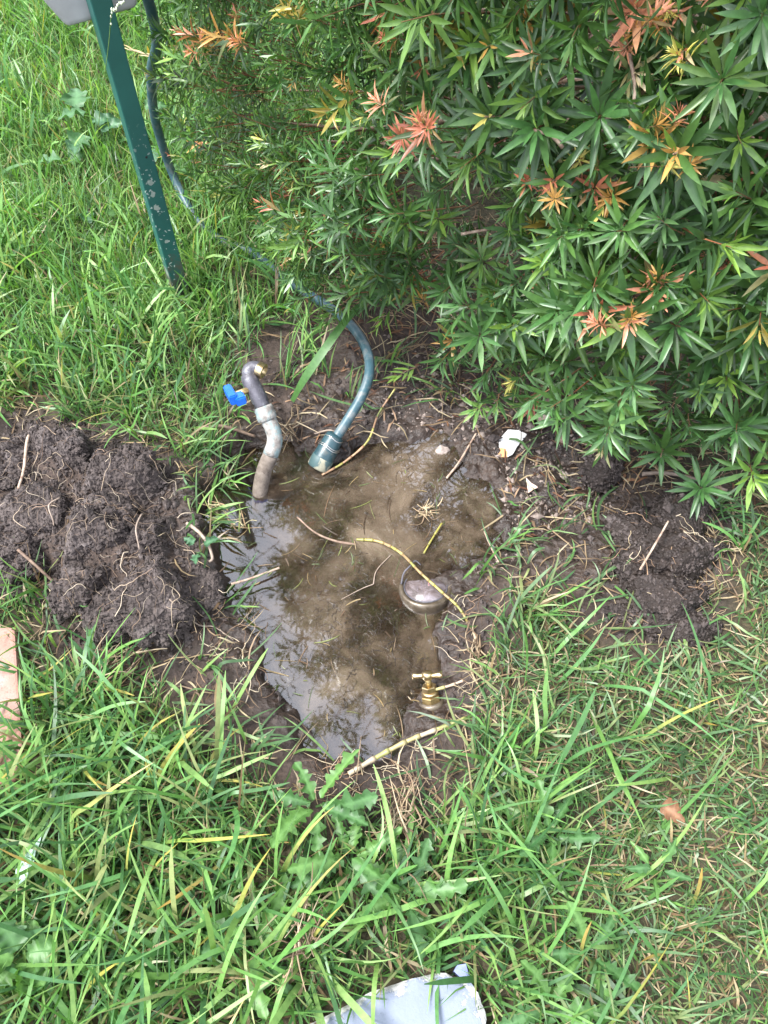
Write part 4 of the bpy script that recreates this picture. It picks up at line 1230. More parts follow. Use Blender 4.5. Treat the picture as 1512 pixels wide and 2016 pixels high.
sp = thing('standpipe', 'bent copper standpipe crusted with verdigris rising from the puddle, blue valve handle', 'pipe', tuple(at(505, 985, WATER_Z)))
PL = spline([at(512, 1010, -0.10), at(512, 970, -0.055), at(519, 930, -0.01), at(533, 895, 0.03), at(541, 868, 0.055), at(536, 842, 0.078), at(524, 818, 0.098)], 26)
nmud = 12
mb = MB(); mb.add(*tube(PL[:nmud + 1], np.linspace(0.0195, 0.019, nmud + 1), 18, rough=0.02)); mb.build('muddy_pipe', M['pipe_mud'], sp)
mb = MB(); mb.add(*tube(PL[nmud:], np.linspace(0.0192, 0.0185, len(PL) - nmud), 18, rough=0.03)); mb.build('copper_bend', M['copper'], sp)
k0, k1 = at(527, 825, 0.092), at(516, 797, 0.116)
mb = MB(); mb.add(*lathe(k0, k1 - k0, [(0.0205, -0.004), (0.0232, 0.0), (0.0245, 0.010), (0.0225, 0.018), (0.0235, 0.024), (0.0215, 0.032)], 20)); mb.build('collar', M['copper'], sp)
UP = spline([at(518, 802, 0.112), at(507, 778, 0.132), at(495, 755, 0.150), at(489, 738, 0.162)], 14)
mb = MB(); mb.add(*tube(UP, [0.0188] * 3 + [0.0202] * (len(UP) - 5) + [0.0190] * 2, 18, rough=0.02)); mb.build('valve_body', M['pipe_grey'], sp)
EL = spline([at(491, 742, 0.160), at(490, 731, 0.168), at(498, 724, 0.172), at(512, 727, 0.170)], 12)
mb = MB(); mb.add(*tube(EL, 0.0165, 16)); mb.build('elbow', M['pipe_grey'], sp)
e0 = at(505, 725, 0.171); e1 = at(522, 733, 0.168)
prof = []
for k in range(5): prof += [(0.0168, 0.003 + k * 0.0036), (0.0190, 0.0046 + k * 0.0036), (0.0168, 0.0062 + k * 0.0036)]
mb = MB(); mb.add(*lathe(e0, e1 - e0, prof + [(0.014, prof[-1][1] + 0.0005), (0.0135, prof[-1][1] - 0.012)], 24)); mb.build('threaded_outlet', M['brass'], sp)
# blue lever
h0 = at(463, 777, 0.150)
hd = bmesh.new()
def hbox(bm, c, sx, sy, sz, m3):
    r = bmesh.ops.create_cube(bm, size=1.0)
    for v in r['verts']: v.co = Vector(c) + m3 @ Vector((v.co.x * sx, v.co.y * sy, v.co.z * sz))
m3 = Matrix.Rotation(R(-64), 3, 'Z') @ Matrix.Rotation(R(-14), 3, 'Y')
hbox(hd, h0 + np.array([-0.010, 0.0, 0.0]), 0.056, 0.019, 0.026, m3)
hbox(hd, h0 + np.array([0.012, -0.012, 0.0]), 0.032, 0.024, 0.022, m3)
bmesh.ops.bevel(hd, geom=list(hd.edges), offset=0.0028, segments=2, affect='EDGES')
vh = bm_obj('valve_handle', hd, M['blue'], sp)
mb = MB(); mb.add(*tube([h0 + np.array([0.0, 0, 0.0]), at(497, 765, 0.146)], 0.008, 12)); mb.build('valve_stem', M['brass_dull'], vh)

# ------------------------------------------------------------------ water meter
M['bronze'] = stain_mat('muddy_bronze', [(0.3, (0.045, 0.034, 0.022)), (0.7, (0.12, 0.092, 0.062))], 50, (0.19, 0.16, 0.125), [(0.5, 0.0), (0.72, 0.7)], 40, 0.35, 0.35, 0.3)
def dial_mat():
    m, t, bs, out = new_mat('dial_print')
    tc = t.nodes.new('ShaderNodeTexCoord').outputs['Object']
    n = N(t, 'ShaderNodeTexNoise', Scale=34, Detail=6, Roughness=0.65, Distortion=0.8); t.links.new(tc, n.inputs['Vector'])
    base = ramp(t, [(0.36, (0.045, 0.033, 0.026)), (0.5, (0.12, 0.095, 0.095)), (0.68, (0.21, 0.185, 0.20))], n.outputs['Fac'])
    t.links.new(base.outputs[0], bs.inputs['Base Color'])
    bs.inputs['Roughness'].default_value = 0.22
    return m
M['dial'] = dial_mat()
M['print'] = noise_mat('worn_print', [(0.35, (0.05, 0.04, 0.045)), (0.65, (0.2, 0.16, 0.17))], 300, 0.5, bump=0)
M['red_print'] = noise_mat('worn_red_print', [(0.35, (0.35, 0.12, 0.1)), (0.65, (0.42, 0.25, 0.24))], 300, 0.5, bump=0)
mc = at(838, 1155, WATER_Z + 0.007)
ma = np.array([-0.03, 0.30, 1.0]); ma /= np.linalg.norm(ma)
meter = thing('water_meter', 'round bronze water meter with a greyish dial half sunk in the muddy puddle', 'water meter', tuple(mc))
mb = MB(); mb.add(*lathe(mc, ma, [(0.052, -0.085), (0.0565, -0.079), (0.0565, -0.039), (0.0605, -0.035), (0.0612, -0.008), (0.0600, -0.0025), (0.0572, 0.0), (0.0505, 0.0008), (0.0500, -0.003)], 56, cap1=False)); mb.build('meter_body', M['bronze'], meter)
mb = MB(); mb.add(*lathe(mc, ma, [(0.0500, -0.0025), (0.0497, 0.0012), (0.0486, 0.0017), (0.0474, 0.0012), (0.0470, -0.004)], 56, cap0=False, cap1=False)); mb.build('dial_ring', M['pipe_grey'], meter)
mb = MB(); mb.add(*lathe(mc, ma, [(0.0474, -0.0065), (0.0474, -0.0004), (0.0, -0.0002)], 56, cap1=False)); mb.build('dial', M['dial'], meter)
# illegible worn lettering: three short broken rows
fx, fy, fa = frame_of(ma)
if fx[0] < 0: fx, fy = -fx, -fy
if fy[1] < 0: fy = -fy
rt = random.Random(4)
for row, (yy, x0, x1, hgt, mt_) in enumerate(((-0.011, -0.018, 0.016, 0.0036, 'print'), (-0.0205, -0.002, 0.014, 0.0044, 'print'), (-0.002, -0.020, 0.006, 0.0026, 'print'), (0.006, -0.018, -0.004, 0.003, 'red_print'))):
    mb = MB(); xx = x0
    while xx < x1:
        wd = rt.uniform(0.0010, 0.0022)
        q = [mc + fa * 0.00012 + fx * (xx + dx) + fy * (yy + dy) for dx, dy in ((0, 0), (wd, 0), (wd, hgt * rt.uniform(0.6, 1)), (0, hgt))]
        mb.add(q, [(0, 1, 2, 3)], smooth=False); xx += wd + rt.uniform(0.0005, 0.0012)
    mb.build('worn_print', M[mt_], meter)
mb = MB()
pts = spline([at(790, 1150, WATER_Z + 0.008), at(795, 1128, WATER_Z + 0.012), at(808, 1114, WATER_Z + 0.016), at(818, 1104, WATER_Z + 0.014), at(828, 1112, WATER_Z + 0.012)], 16)
mb.add(*tube(pts, 0.0019, 6, rough=0.25)); mb.build('seal_wire', M['pipe_grey'], meter)

# ------------------------------------------------------------------ brass stop tap on its pipe
tb = at(850, 1386, WATER_Z - 0.004)
ta_ = np.array([-0.16, 0.62, 0.80]); ta_ /= np.linalg.norm(ta_)
tap = thing('stop_tap', 'small brass stop tap with a T-shaped handle standing in the muddy water', 'tap', tuple(tb))
mb = MB(); mb.add(*lathe(tb, ta_, [(0.024, -0.03), (0.027, -0.012), (0.0285, 0.002), (0.0275, 0.009), (0.0225, 0.012), (0.020, 0.0095)], 32)); mb.build('socket', M['bronze'], tap)
mb = MB(); mb.add(*lathe(tb, ta_, [(0.0195, 0.008), (0.0205, 0.0095), (0.0205, 0.021), (0.0185, 0.0225)], 6, 0.3), smooth=False); mb.build('base_nut', M['brass_dull'], tap)
mb = MB(); mb.add(*lathe(tb, ta_, [(0.0165, 0.0225), (0.0175, 0.026), (0.0175, 0.030), (0.0155, 0.032)], 28)); mb.build('washer', M['brass'], tap)
mb = MB(); mb.add(*lathe(tb, ta_, [(0.0150, 0.032), (0.0158, 0.033), (0.0158, 0.043), (0.0140, 0.0445), (0.0085, 0.0447)], 6, 0.1), smooth=False); mb.build('gland_nut', M['brass'], tap)
mb = MB(); mb.add(*lathe(tb, ta_, [(0.0068, 0.0445), (0.0068, 0.064)], 18)); mb.build('spindle', M['brass_dull'], tap)
hc = tb + ta_ * 0.068
hx = np.array([1, -0.22, 0.0]); hx -= ta_ * np.dot(hx, ta_); hx /= np.linalg.norm(hx)
mb = MB(); mb.add(*lathe(hc, ta_, [(0.0075, -0.008), (0.0105, -0.006), (0.0108, 0.006), (0.0085, 0.0085)], 20))
mb.add(*lathe(hc - hx * 0.032, hx, [(0.0025, 0.0), (0.0058, 0.0018), (0.0066, 0.006), (0.0052, 0.013), (0.0050, 0.024), (0.0074, 0.026), (0.0074, 0.038), (0.0050, 0.040), (0.0052, 0.051), (0.0066, 0.058), (0.0058, 0.0622), (0.0025, 0.064)], 18))
mb.build('handle', M['brass'], tap)
mb = MB(); mb.add(*tube(spline([at(846, 1215, WATER_Z - 0.0262), at(848, 1260, WATER_Z - 0.0243), at(851, 1320, WATER_Z - 0.0238), at(851, 1378, WATER_Z - 0.0245)], 12), 0.0235, 20)); mb.build('supply_pipe', M['pipe_mud'], tap)

# ------------------------------------------------------------------ paver and concrete slab
def brick_mat():
    m, t, bs, out = new_mat('pale_terracotta')
    p = coords(t)
    n = N(t, 'ShaderNodeTexNoise', Scale=11, Detail=6, Roughness=0.6); n2 = N(t, 'ShaderNodeTexNoise', Scale=190, Detail=5, Roughness=0.7)
    vo = N(t, 'ShaderNodeTexVoronoi', Scale=60)
    for q in (n, n2, vo): t.links.new(p, q.inputs['Vector'])
    a = ramp(t, [(0.3, (0.235, 0.105, 0.075)), (0.55, (0.29, 0.155, 0.12)), (0.75, (0.31, 0.215, 0.195))], n.outputs['Fac'])
    b = ramp(t, [(0.28, (0.5, 0.45, 0.42)), (0.42, (0.95, 0.95, 0.95)), (0.75, (1.12, 1.12, 1.14))], n2.outputs['Fac'])
    t.links.new(mixc(t, 1.0, a.outputs[0], b.outputs[0], 'MULTIPLY'), bs.inputs['Base Color'])
    bs.inputs['Roughness'].default_value = 0.85
    bump_into(t, bs, n2.outputs['Fac'], 0.5, 0.002)
    return m
M['brick'] = brick_mat()
paver = [(p[0], p[1]) for p in poly_at([(-250, 1242), (-120, 1239), (22, 1234), (29, 1242), (36, 1350), (44, 1475), (37, 1520), (29, 1541), (-120, 1556), (-250, 1562)], 0.035)]
bm = prism(paver, -0.03, 0.035, 0.005)
tag(bm_obj('terracotta_paver', bm, M['brick']), 'worn pinkish terracotta paver lying in the grass at the left edge', 'paver')

def slab_mat():
    m, t, bs, out = new_mat('painted_concrete')
    p = coords(t)
    n = N(t, 'ShaderNodeTexNoise', Scale=10, Detail=6, Roughness=0.6); n2 = N(t, 'ShaderNodeTexNoise', Scale=120, Detail=6, Roughness=0.7); n3 = N(t, 'ShaderNodeTexNoise', Scale=28, Detail=7, Roughness=0.7)
    for q in (n, n2, n3): t.links.new(p, q.inputs['Vector'])
    a = ramp(t, [(0.3, (0.125, 0.148, 0.20)), (0.7, (0.165, 0.19, 0.245))], n.outputs['Fac'])
    ch = N(t, 'ShaderNodeAttribute', attribute_name='Col')
    ad = N(t, 'ShaderNodeMath', operation='ADD'); t.links.new(ch.outputs['Fac'], ad.inputs[0]); t.links.new(n3.outputs['Fac'], ad.inputs[1])
    f = ramp(t, [(0.66, 0.0), (0.72, 1.0)], ad.outputs[0])
    c = mixc(t, f.outputs[0], a.outputs[0], (0.34, 0.335, 0.325))
    b = ramp(t, [(0.25, (0.7, 0.7, 0.72)), (0.4, (1, 1, 1))], n2.outputs['Fac'])
    t.links.new(mixc(t, 1.0, c, b.outputs[0], 'MULTIPLY'), bs.inputs['Base Color'])
    bs.inputs['Roughness'].default_value = 0.7
    hh = N(t, 'ShaderNodeMath', operation='SUBTRACT'); t.links.new(n2.outputs['Fac'], hh.inputs[0]); t.links.new(f.outputs[0], hh.inputs[1])
    bump_into(t, bs, hh.outputs[0], 0.5, 0.0025)
    return m
M['slab'] = slab_mat()
SZ = 0.05
so2 = [(p[0], p[1]) for p in poly_at([(430, 2088), (612, 2016), (735, 1950), (800, 1930), (862, 1914), (884, 1916), (903, 1927), (925, 1938), (940, 1955), (950, 1985), (963, 2016), (1035, 2230), (420, 2450), (300, 2140)], SZ)]
bm = prism(so2, -0.02, SZ, 0)
bmesh.ops.subdivide_edges(bm, edges=[e for e in bm.edges if abs(e.verts[0].co.z - e.verts[1].co.z) < 0.001], cuts=6)
for th_ in (0.004, 0.006, 0.010, 0.016):
    tf = max((f for f in bm.faces if f.normal.z > 0.9), key=lambda f: f.calc_area()); bmesh.ops.inset_region(bm, faces=[tf], thickness=th_)
bmesh.ops.triangulate(bm, faces=bm.faces)
sl_arr = np.array(so2)
for v in bm.verts:
    d = abs(float(sdf(sl_arr, np.array([v.co.x]), np.array([v.co.y]))[0]))
    j = 0.0035 * float(fbm(v.co.x * 60, v.co.y * 60, v.co.z * 60, 3, 88))
    if d < 0.004: v.co.x += j; v.co.y += j * 0.7
    if v.co.z > SZ - 0.001: v.co.z -= (0.0085 * math.exp(-d / 0.006)) * (1 + 1.2 * float(noise(v.co.x * 40, v.co.y * 40, 0.0, 91)))
me_ = bpy.data.meshes.new('concrete_slab'); bm.to_mesh(me_); bm.free()
co = np.empty(len(me_.vertices) * 3); me_.vertices.foreach_get('co', co); co = co.reshape(-1, 3)
dd = np.abs(sdf(sl_arr, co[:, 0], co[:, 1]))
ca_ = me_.attributes.new('Col', 'FLOAT_COLOR', 'POINT'); e_ = 0.30 * np.exp(-dd / 0.012)
ca_.data.foreach_set('color', np.repeat(e_[:, None], 4, 1).astype(np.float32).ravel())
me_.materials.append(M['slab']); me_.polygons.foreach_set('use_smooth', np.full(len(me_.polygons), False))
tag(link('concrete_slab', me_), 'pale blue-grey painted concrete slab with white chipped edges at the bottom', 'slab')
M['bluechip'] = noise_mat('faded_blue_paint', [(0.3, (0.10, 0.13, 0.30)), (0.7, (0.22, 0.25, 0.42))], 60, 0.6, bump=0.3, bdist=0.001)
bm = prism([(p[0], p[1]) for p in poly_at([(893, 1912), (900, 1900), (917, 1897), (921, 1912), (928, 1932), (905, 1924)], 0.03)], 0.0, 0.034, 0.001)
tag(bm_obj('blue_chip', bm, M['bluechip']), 'chip of faded blue painted masonry wedged behind the corner of the slab', 'masonry chip')

# ------------------------------------------------------------------ shards and stones
def tile_mat(name, c0, c1, stain=None, sp=None):
    m, t, bs, out = new_mat(name)
    p = coords(t)
    n = N(t, 'ShaderNodeTexNoise', Scale=70, Detail=5, Roughness=0.6); t.links.new(p, n.inputs['Vector'])
    c = ramp(t, [(0.35, c0), (0.7, c1)], n.outputs['Fac']).outputs[0]
    if stain is not None:
        vm = N(t, 'ShaderNodeVectorMath', operation='DISTANCE'); vm.inputs[1].default_value = tuple(sp)
        t.links.new(p, vm.inputs[0])
        n2 = N(t, 'ShaderNodeTexNoise', Scale=120, Detail=3); t.links.new(p, n2.inputs['Vector'])
        ml = N(t, 'ShaderNodeMath', operation='MULTIPLY'); ml.inputs[1].default_value = 0.014; t.links.new(n2.outputs['Fac'], ml.inputs[0])
        ad = N(t, 'ShaderNodeMath', operation='ADD'); t.links.new(vm.outputs['Value'], ad.inputs[0]); t.links.new(ml.outputs[0], ad.inputs[1])
        mr = N(t, 'ShaderNodeMapRange'); mr.inputs['From Min'].default_value = 0.026; mr.inputs['From Max'].default_value = 0.029; mr.inputs['To Min'].default_value = 1; mr.inputs['To Max'].default_value = 0
        t.links.new(ad.outputs[0], mr.inputs['Value'])
        c = mixc(t, mr.outputs[0], c, stain)
    t.links.new(c, bs.inputs['Base Color']); bs.inputs['Roughness'].default_value = 0.4
    return m
def shard(name, pts, zc, th, tilt, m, label, cat):
    q = poly_at(pts, zc); c = q.mean(0)
    z0 = float(ground_z(np.array([c[0]]), np.array([c[1]]))[0])
    bm = prism([(p[0] - c[0], p[1] - c[1]) for p in q], 0, th, 0.0008, segs=1)
    ob = bm_obj(name, bm, m); ob.location = (c[0], c[1], z0 + 0.014); ob.rotation_euler = tilt
    return tag(ob, label, cat)
ZM = -0.03
M['tile_w'] = tile_mat('white_glaze', (0.74, 0.72, 0.68), (0.82, 0.80, 0.77), (0.66, 0.34, 0.16), at(985, 894, ZM))
shard('tile_shard', [(1000, 848), (1020, 850), (1037, 858), (1030, 867), (1018, 880), (1010, 893), (1000, 898), (982, 898), (977, 880), (981, 870), (986, 862)], ZM, 0.006, (R(5), R(-4), 0), M['tile_w'], 'white glazed tile shard with an orange stained corner lying on the mud', 'tile shard')
M['tile_p'] = tile_mat('peach_fired_clay', (0.52, 0.36, 0.28), (0.64, 0.49, 0.40))
shard('tile_shard', [(1051, 822), (1064, 815), (1074, 811), (1082, 819), (1083, 837), (1067, 849), (1060, 843)], ZM, 0.006, (R(-4), R(6), 0), M['tile_p'], 'unglazed peach coloured tile shard just under the shrub tips', 'tile shard')
shard('tile_shard', [(1034, 944), (1044, 953), (1059, 961), (1049, 966), (1040, 972)], ZM, 0.004, (R(8), R(4), 0), M['tile_p'], 'tiny pale triangular shard on the mud below the white one', 'tile shard')

M['stone_g'] = noise_mat('grey_stone', [(0.3, (0.15, 0.115, 0.10)), (0.7, (0.36, 0.30, 0.26))], 60, 0.75, bump=0.5, bdist=0.002)
M['stone_b'] = noise_mat('brown_stone', [(0.3, (0.16, 0.10, 0.08)), (0.7, (0.28, 0.19, 0.155))], 60, 0.75, bump=0.4, bdist=0.002)
def stone(u, v, r, m, label, seed, st=(1, 1, 0.7)):
    V, F = ICO[4]
    d = 1 + 0.22 * fbm(V[:, 0] * 1.6 + seed, V[:, 1] * 1.6, V[:, 2] * 1.6, 2, seed) + 0.06 * fbm(V[:, 0] * 6, V[:, 1] * 6 + seed, V[:, 2] * 6, 2, seed)
    p = at(u, v, ZM); z0 = float(ground_z(p[:1], p[1:2])[0])
    ob = link('stone', np_mesh('stone', V * d[:, None] * r * np.array(st), [F], None, m)); ob.location = (p[0], p[1], z0 + r * 0.35)
    return tag(ob, label, 'stone')
stone(871, 877, 0.0185, M['stone_g'], 'pale lumpy stone at the upper rim of the puddle', 3, (1.1, 0.9, 0.8))
stone(1107, 869, 0.0115, M['stone_b'], 'small reddish brown stone to the right of the tile shards', 5)
stone(1075, 797, 0.014, M['stone_b'], 'brown stone in the shade above the peach shard', 8)
stone(1110, 935, 0.011, M['stone_g'], 'small grey stone on the mud beside the clods', 11)
stone(948, 857, 0.010, M['stone_g'], 'small grey stone to the left of the white shard', 14)
stone(966, 808, 0.012, M['stone_b'], 'flat reddish stone in the leaf litter above the puddle', 17, (1.3, 0.8, 0.5))
stone(100, 930, 0.014, M['stone_g'], 'angular pale stone stuck in the soil heap beside the stick', 21, (0.8, 1.2, 0.8)).location.z = drop(*at(100, 930, 0.1)[:2]) + 0.003

# ------------------------------------------------------------------ canes, sticks, torn roots
def cane(name, pts, r, label, cat, cols, joint=0.028):
    path = spline(pts, 90)
    seg = np.r_[0, np.cumsum(np.linalg.norm(np.diff(path, axis=0), axis=1))]
    tot = seg[-1]; nj = max(2, int(round(tot / joint)))
    jt = np.r_[0, np.sort(np.linspace(1, nj - 1, nj - 1) + RNG.uniform(-0.28, 0.28, nj - 1)), nj] / nj
    root = thing(name, label, cat, tuple(path[len(path) // 2]))
    for j in range(nj):
        a, b = tot * jt[j], tot * jt[j + 1] - 0.0002
        ss = np.linspace(a, b, 6)
        P3 = np.stack([np.interp(ss, seg, path[:, k]) for k in range(3)], 1)
        rr = r * (1 - 0.25 * j / nj) * np.array([0.92, 0.88, 0.9, 0.97, 1.08, 1.14])
        V, F = tube(P3, rr, 10)
        mb = MB(); c = np.array(random.choice(cols)) * random.uniform(0.85, 1.15)
        mb.add(V, F, tuple(c)); n0 = len(V)
        for q in range(n0 - 10, n0): mb.c[q] = tuple(c * 0.62)
        mb.build('internode', M['cane'], root)
    return root
cane('grass_runner', [at(702, 1062, WATER_Z + 0.002), at(745, 1066, WATER_Z + 0.006), at(788, 1088, WATER_Z + 0.018), at(828, 1128, WATER_Z + 0.034), at(868, 1164, WATER_Z + 0.034), at(902, 1195, -0.015), at(922, 1228, -0.018), at(934, 1260, -0.022)], 0.0036,
     'yellow-green jointed grass runner arching over the water meter', 'grass runner', [(0.28, 0.245, 0.065), (0.23, 0.215, 0.065), (0.29, 0.22, 0.085), (0.25, 0.165, 0.08)], 0.022)
cane('grass_cane', [at(686, 1524, -0.02), at(740, 1492, -0.016), at(800, 1460, -0.008), at(860, 1436, -0.004), at(918, 1414, 0.0)], 0.0058,
     'straight pale jointed cane lying across the lower end of the puddle', 'cane', [(0.33, 0.28, 0.14), (0.38, 0.30, 0.21), (0.24, 0.24, 0.09), (0.38, 0.31, 0.23)], 0.034)
cane('grass_cane', [at(856, 1358, -0.022), at(885, 1350, -0.024), at(912, 1340, -0.026)], 0.0034, 'short pale cane end resting against the brass tap', 'cane', [(0.50, 0.44, 0.2), (0.5, 0.38, 0.3)], 0.02)
cane('grass_runner', [at(935, 1262, -0.02), at(955, 1245, -0.018), at(975, 1228, -0.014)], 0.003, 'short yellow runner fork on the bank right of the tap', 'grass runner', [(0.42, 0.36, 0.1)], 0.018)
cane('grass_runner', [at(634, 935, WATER_Z + 0.004), at(680, 908, WATER_Z + 0.008), at(724, 868, -0.025), at(745, 815, -0.005), at(778, 765, 0.03)], 0.003,
     'thin green runner slanting out of the water beside the hose connector', 'grass runner', [(0.20, 0.22, 0.06), (0.3, 0.27, 0.08), (0.34, 0.2, 0.12)], 0.03)
cane('grass_runner', [at(870, 1030, WATER_Z + 0.012), at(850, 1062, WATER_Z + 0.008), at(834, 1090, WATER_Z + 0.002)], 0.0026, 'short olive stem poking out of the water above the meter', 'grass runner', [(0.28, 0.25, 0.06)], 0.03)

def stick(name, pts, r0, r1, m, label, cat, sides=8):
    mb = MB(); p = spline(pts, 24); mb.add(*tube(p, np.linspace(r0, r1, len(p)), sides, rough=0.08))
    return tag(mb.build(name, m), label, cat)
def on(u, v, h=0.0, zg=0.05):
    p = at(u, v, zg); p[2] = max(drop(p[0], p[1]), WATER_Z) + h
    return p
stick('dry_stick', [on(70, 832, 0.02), on(66, 880, 0.02), on(58, 940, 0.02), on(52, 985, 0.012)], 0.0042, 0.0030, M['stick'], 'thin dry stick standing against the clods of the soil heap', 'stick')
M['paleroot'] = noise_mat('pale_root_bark', [(0.3, (0.16, 0.115, 0.085)), (0.7, (0.34, 0.27, 0.215))], 70, 0.7, bump=0.4, bdist=0.001)
M['brownroot'] = noise_mat('brown_root_bark', [(0.3, (0.09, 0.055, 0.035)), (0.7, (0.26, 0.18, 0.13))], 70, 0.7, bump=0.4, bdist=0.001)
stick('torn_root', [at(368, 1030, 0.05), at(392, 1048, 0.05), at(410, 1072, 0.045), at(418, 1098, 0.03), at(412, 1106, 0.025)], 0.0042, 0.0028, M['paleroot'], 'crooked pale root hanging over the left edge of the puddle', 'root')
stick('torn_root', [on(1262, 938, 0.012, 0), on(1300, 936, 0.016, 0), on(1345, 944, 0.016, 0), on(1395, 958, 0.012, 0), on(1430, 968, 0.006, 0)], 0.0048, 0.004, M['paleroot'], 'smooth pale root crossing the soil under the shrub', 'root')
stick('torn_root', [on(282, 1012, 0.006), on(284, 1030, 0.014), on(278, 1062, 0.014), on(279, 1090, 0.008)], 0.0022, 0.0016, M['paleroot'], 'white root standing out from the middle of the soil heap', 'root')
stick('torn_root', [on(130, 1000, 0.004), on(112, 1020, 0.016), on(114, 1040, 0.014), on(109, 1052, 0.008)], 0.0019, 0.0014, M['paleroot'], 'short bent white root at the dark gap in the soil heap', 'root')
stick('torn_root', [on(45, 1095, 0.012), on(75, 1118, 0.022), on(105, 1140, 0.016), on(122, 1150, 0.004)], 0.0034, 0.0026, M['brownroot'], 'soil-crusted root across the lower left of the heap', 'root')
stick('torn_root', [on(345, 1202, 0.012), on(380, 1212, 0.022), on(420, 1230, 0.012, 0), on(455, 1248, 0.006, 0)], 0.0016, 0.001, M['paleroot'], 'long thin white root trailing from the heap towards the water', 'root')
stick('torn_root', [on(388, 860, 0.02, 0), on(440, 855, 0.028, 0), on(500, 848, 0.02, 0)], 0.0045, 0.004, M['brownroot'], 'straight brown root on the grass left of the standpipe', 'root')
stick('torn_root', [on(618, 838, 0.006, 0), on(650, 842, 0.02, 0), on(672, 870, 0.03, -0.02)], 0.0026, 0.0018, M['paleroot'], 'looped pale root leaning on the hose connector', 'root')
stick('torn_root', [at(702, 1072, WATER_Z - 0.001), at(660, 1065, WATER_Z + 0.001), at(620, 1048, WATER_Z + 0.001), at(585, 1018, WATER_Z)], 0.0032, 0.002, M['brownroot'], 'dark root lying in the shallow water below the connector', 'root')
stick('torn_root', [at(735, 1150, WATER_Z + 0.001), at(742, 1122, WATER_Z + 0.004), at(770, 1092, WATER_Z + 0.002)], 0.0013, 0.0008, M['paleroot'], 'thin pale root floating left of the water meter', 'root')
stick('torn_root', [at(735, 1150, WATER_Z + 0.002), at(710, 1160, WATER_Z + 0.001), at(672, 1180, WATER_Z)], 0.0012, 0.0007, M['paleroot'], 'hair-thin forked root floating in the middle of the puddle', 'root')
stick('dry_stick', [on(1247, 1145, 0.02, 0), on(1268, 1110, 0.03, 0), on(1288, 1075, 0.035, 0)], 0.0026, 0.002, M['stick'], 'thin grey twig leaning between the muddy clods', 'stick')
stick('dry_stick', [on(955, 1040, 0.006, -0.03), on(968, 1080, 0.02, -0.03), on(978, 1120, 0.03, -0.03)], 0.0024, 0.0018, M['stick'], 'thin tan stem on the mud right of the puddle', 'stick')
stick('dry_stick', [on(880, 935, 0.006, -0.03), on(905, 905, 0.012, -0.03), on(936, 862, 0.014, -0.03)], 0.003, 0.0024, M['stick'], 'forked straw stem lying beside the pale lumpy stone', 'stick')
stick('dry_stick', [at(455, 1150, -0.03), at(490, 1140, -0.032), at(550, 1118, -0.035)], 0.003, 0.0026, M['stick'], 'cut stalk floating at the left edge of the puddle', 'stick')

def tangle(u, v, size, n, m, label, zg=0.0, cols=None, h=0.02):
    c = on(u, v, h, zg); mb = MB()
    main = random.uniform(0, PI)
    for i in range(n):
        a = main + random.gauss(0, 0.55) + (PI if random.random() < 0.4 else 0); k = random.uniform(0.35, 1.1) * size
        d = np.array([math.cos(a), math.sin(a), random.uniform(-0.2, 0.3)])
        p0 = c + np.array([math.cos(main), math.sin(main), 0]) * random.gauss(0, size * 0.32) + RNG.normal(0, size * 0.16, 3) * np.array([1, 1, 0.4])
        p1 = p0 + d * k * 0.5 + RNG.normal(0, size * 0.12, 3); p2 = p0 + d * k + RNG.normal(0, size * 0.16, 3)
        p = spline([p0, p1, p2], 8)
        p[:, 2] = np.maximum(p[:, 2], c[2] - h + 0.003)
        colr = np.array(random.choice(cols or [(0.27, 0.20, 0.13), (0.19, 0.13, 0.085), (0.34, 0.27, 0.19), (0.13, 0.085, 0.055)])) * random.uniform(0.8, 1.15)
        V, F = tube(p, np.linspace(random.uniform(0.0011, 0.0026), 0.0006, len(p)), 5); mb.add(V, F, tuple(colr))
    return tag(mb.build('dry_root_clump', M['root']), label, 'root clump')
tangle(795, 1605, 0.075, 46, None, 'tangled clump of dry straw roots just below the puddle', 0.0, h=0.04)
tangle(608, 1850, 0.06, 34, None, 'dry torn root tuft in the long grass near the slab', 0.0, h=0.07)
tangle(832, 1012, 0.035, 26, None, 'small muddy root tuft standing in the water above the meter', -0.05, [(0.3, 0.22, 0.14), (0.16, 0.11, 0.07), (0.42, 0.33, 0.21)], 0.014)
tangle(222, 1325, 0.08, 34, None, 'broken straw-coloured root stump below the big rounded clod', 0.0, h=0.04)
tangle(575, 830, 0.06, 30, None, 'dry brown grass tuft between the standpipe and the connector', 0.0, h=0.03)
tangle(450, 1010, 0.07, 22, None, 'pale torn grass roots overhanging the left bank of the puddle', 0.0, [(0.42, 0.36, 0.22), (0.3, 0.2, 0.12), (0.2, 0.24, 0.08)], 0.02)
tangle(940, 1300, 0.06, 34, None, 'washed-out root tuft on the bank right of the tap', -0.02, h=0.015)

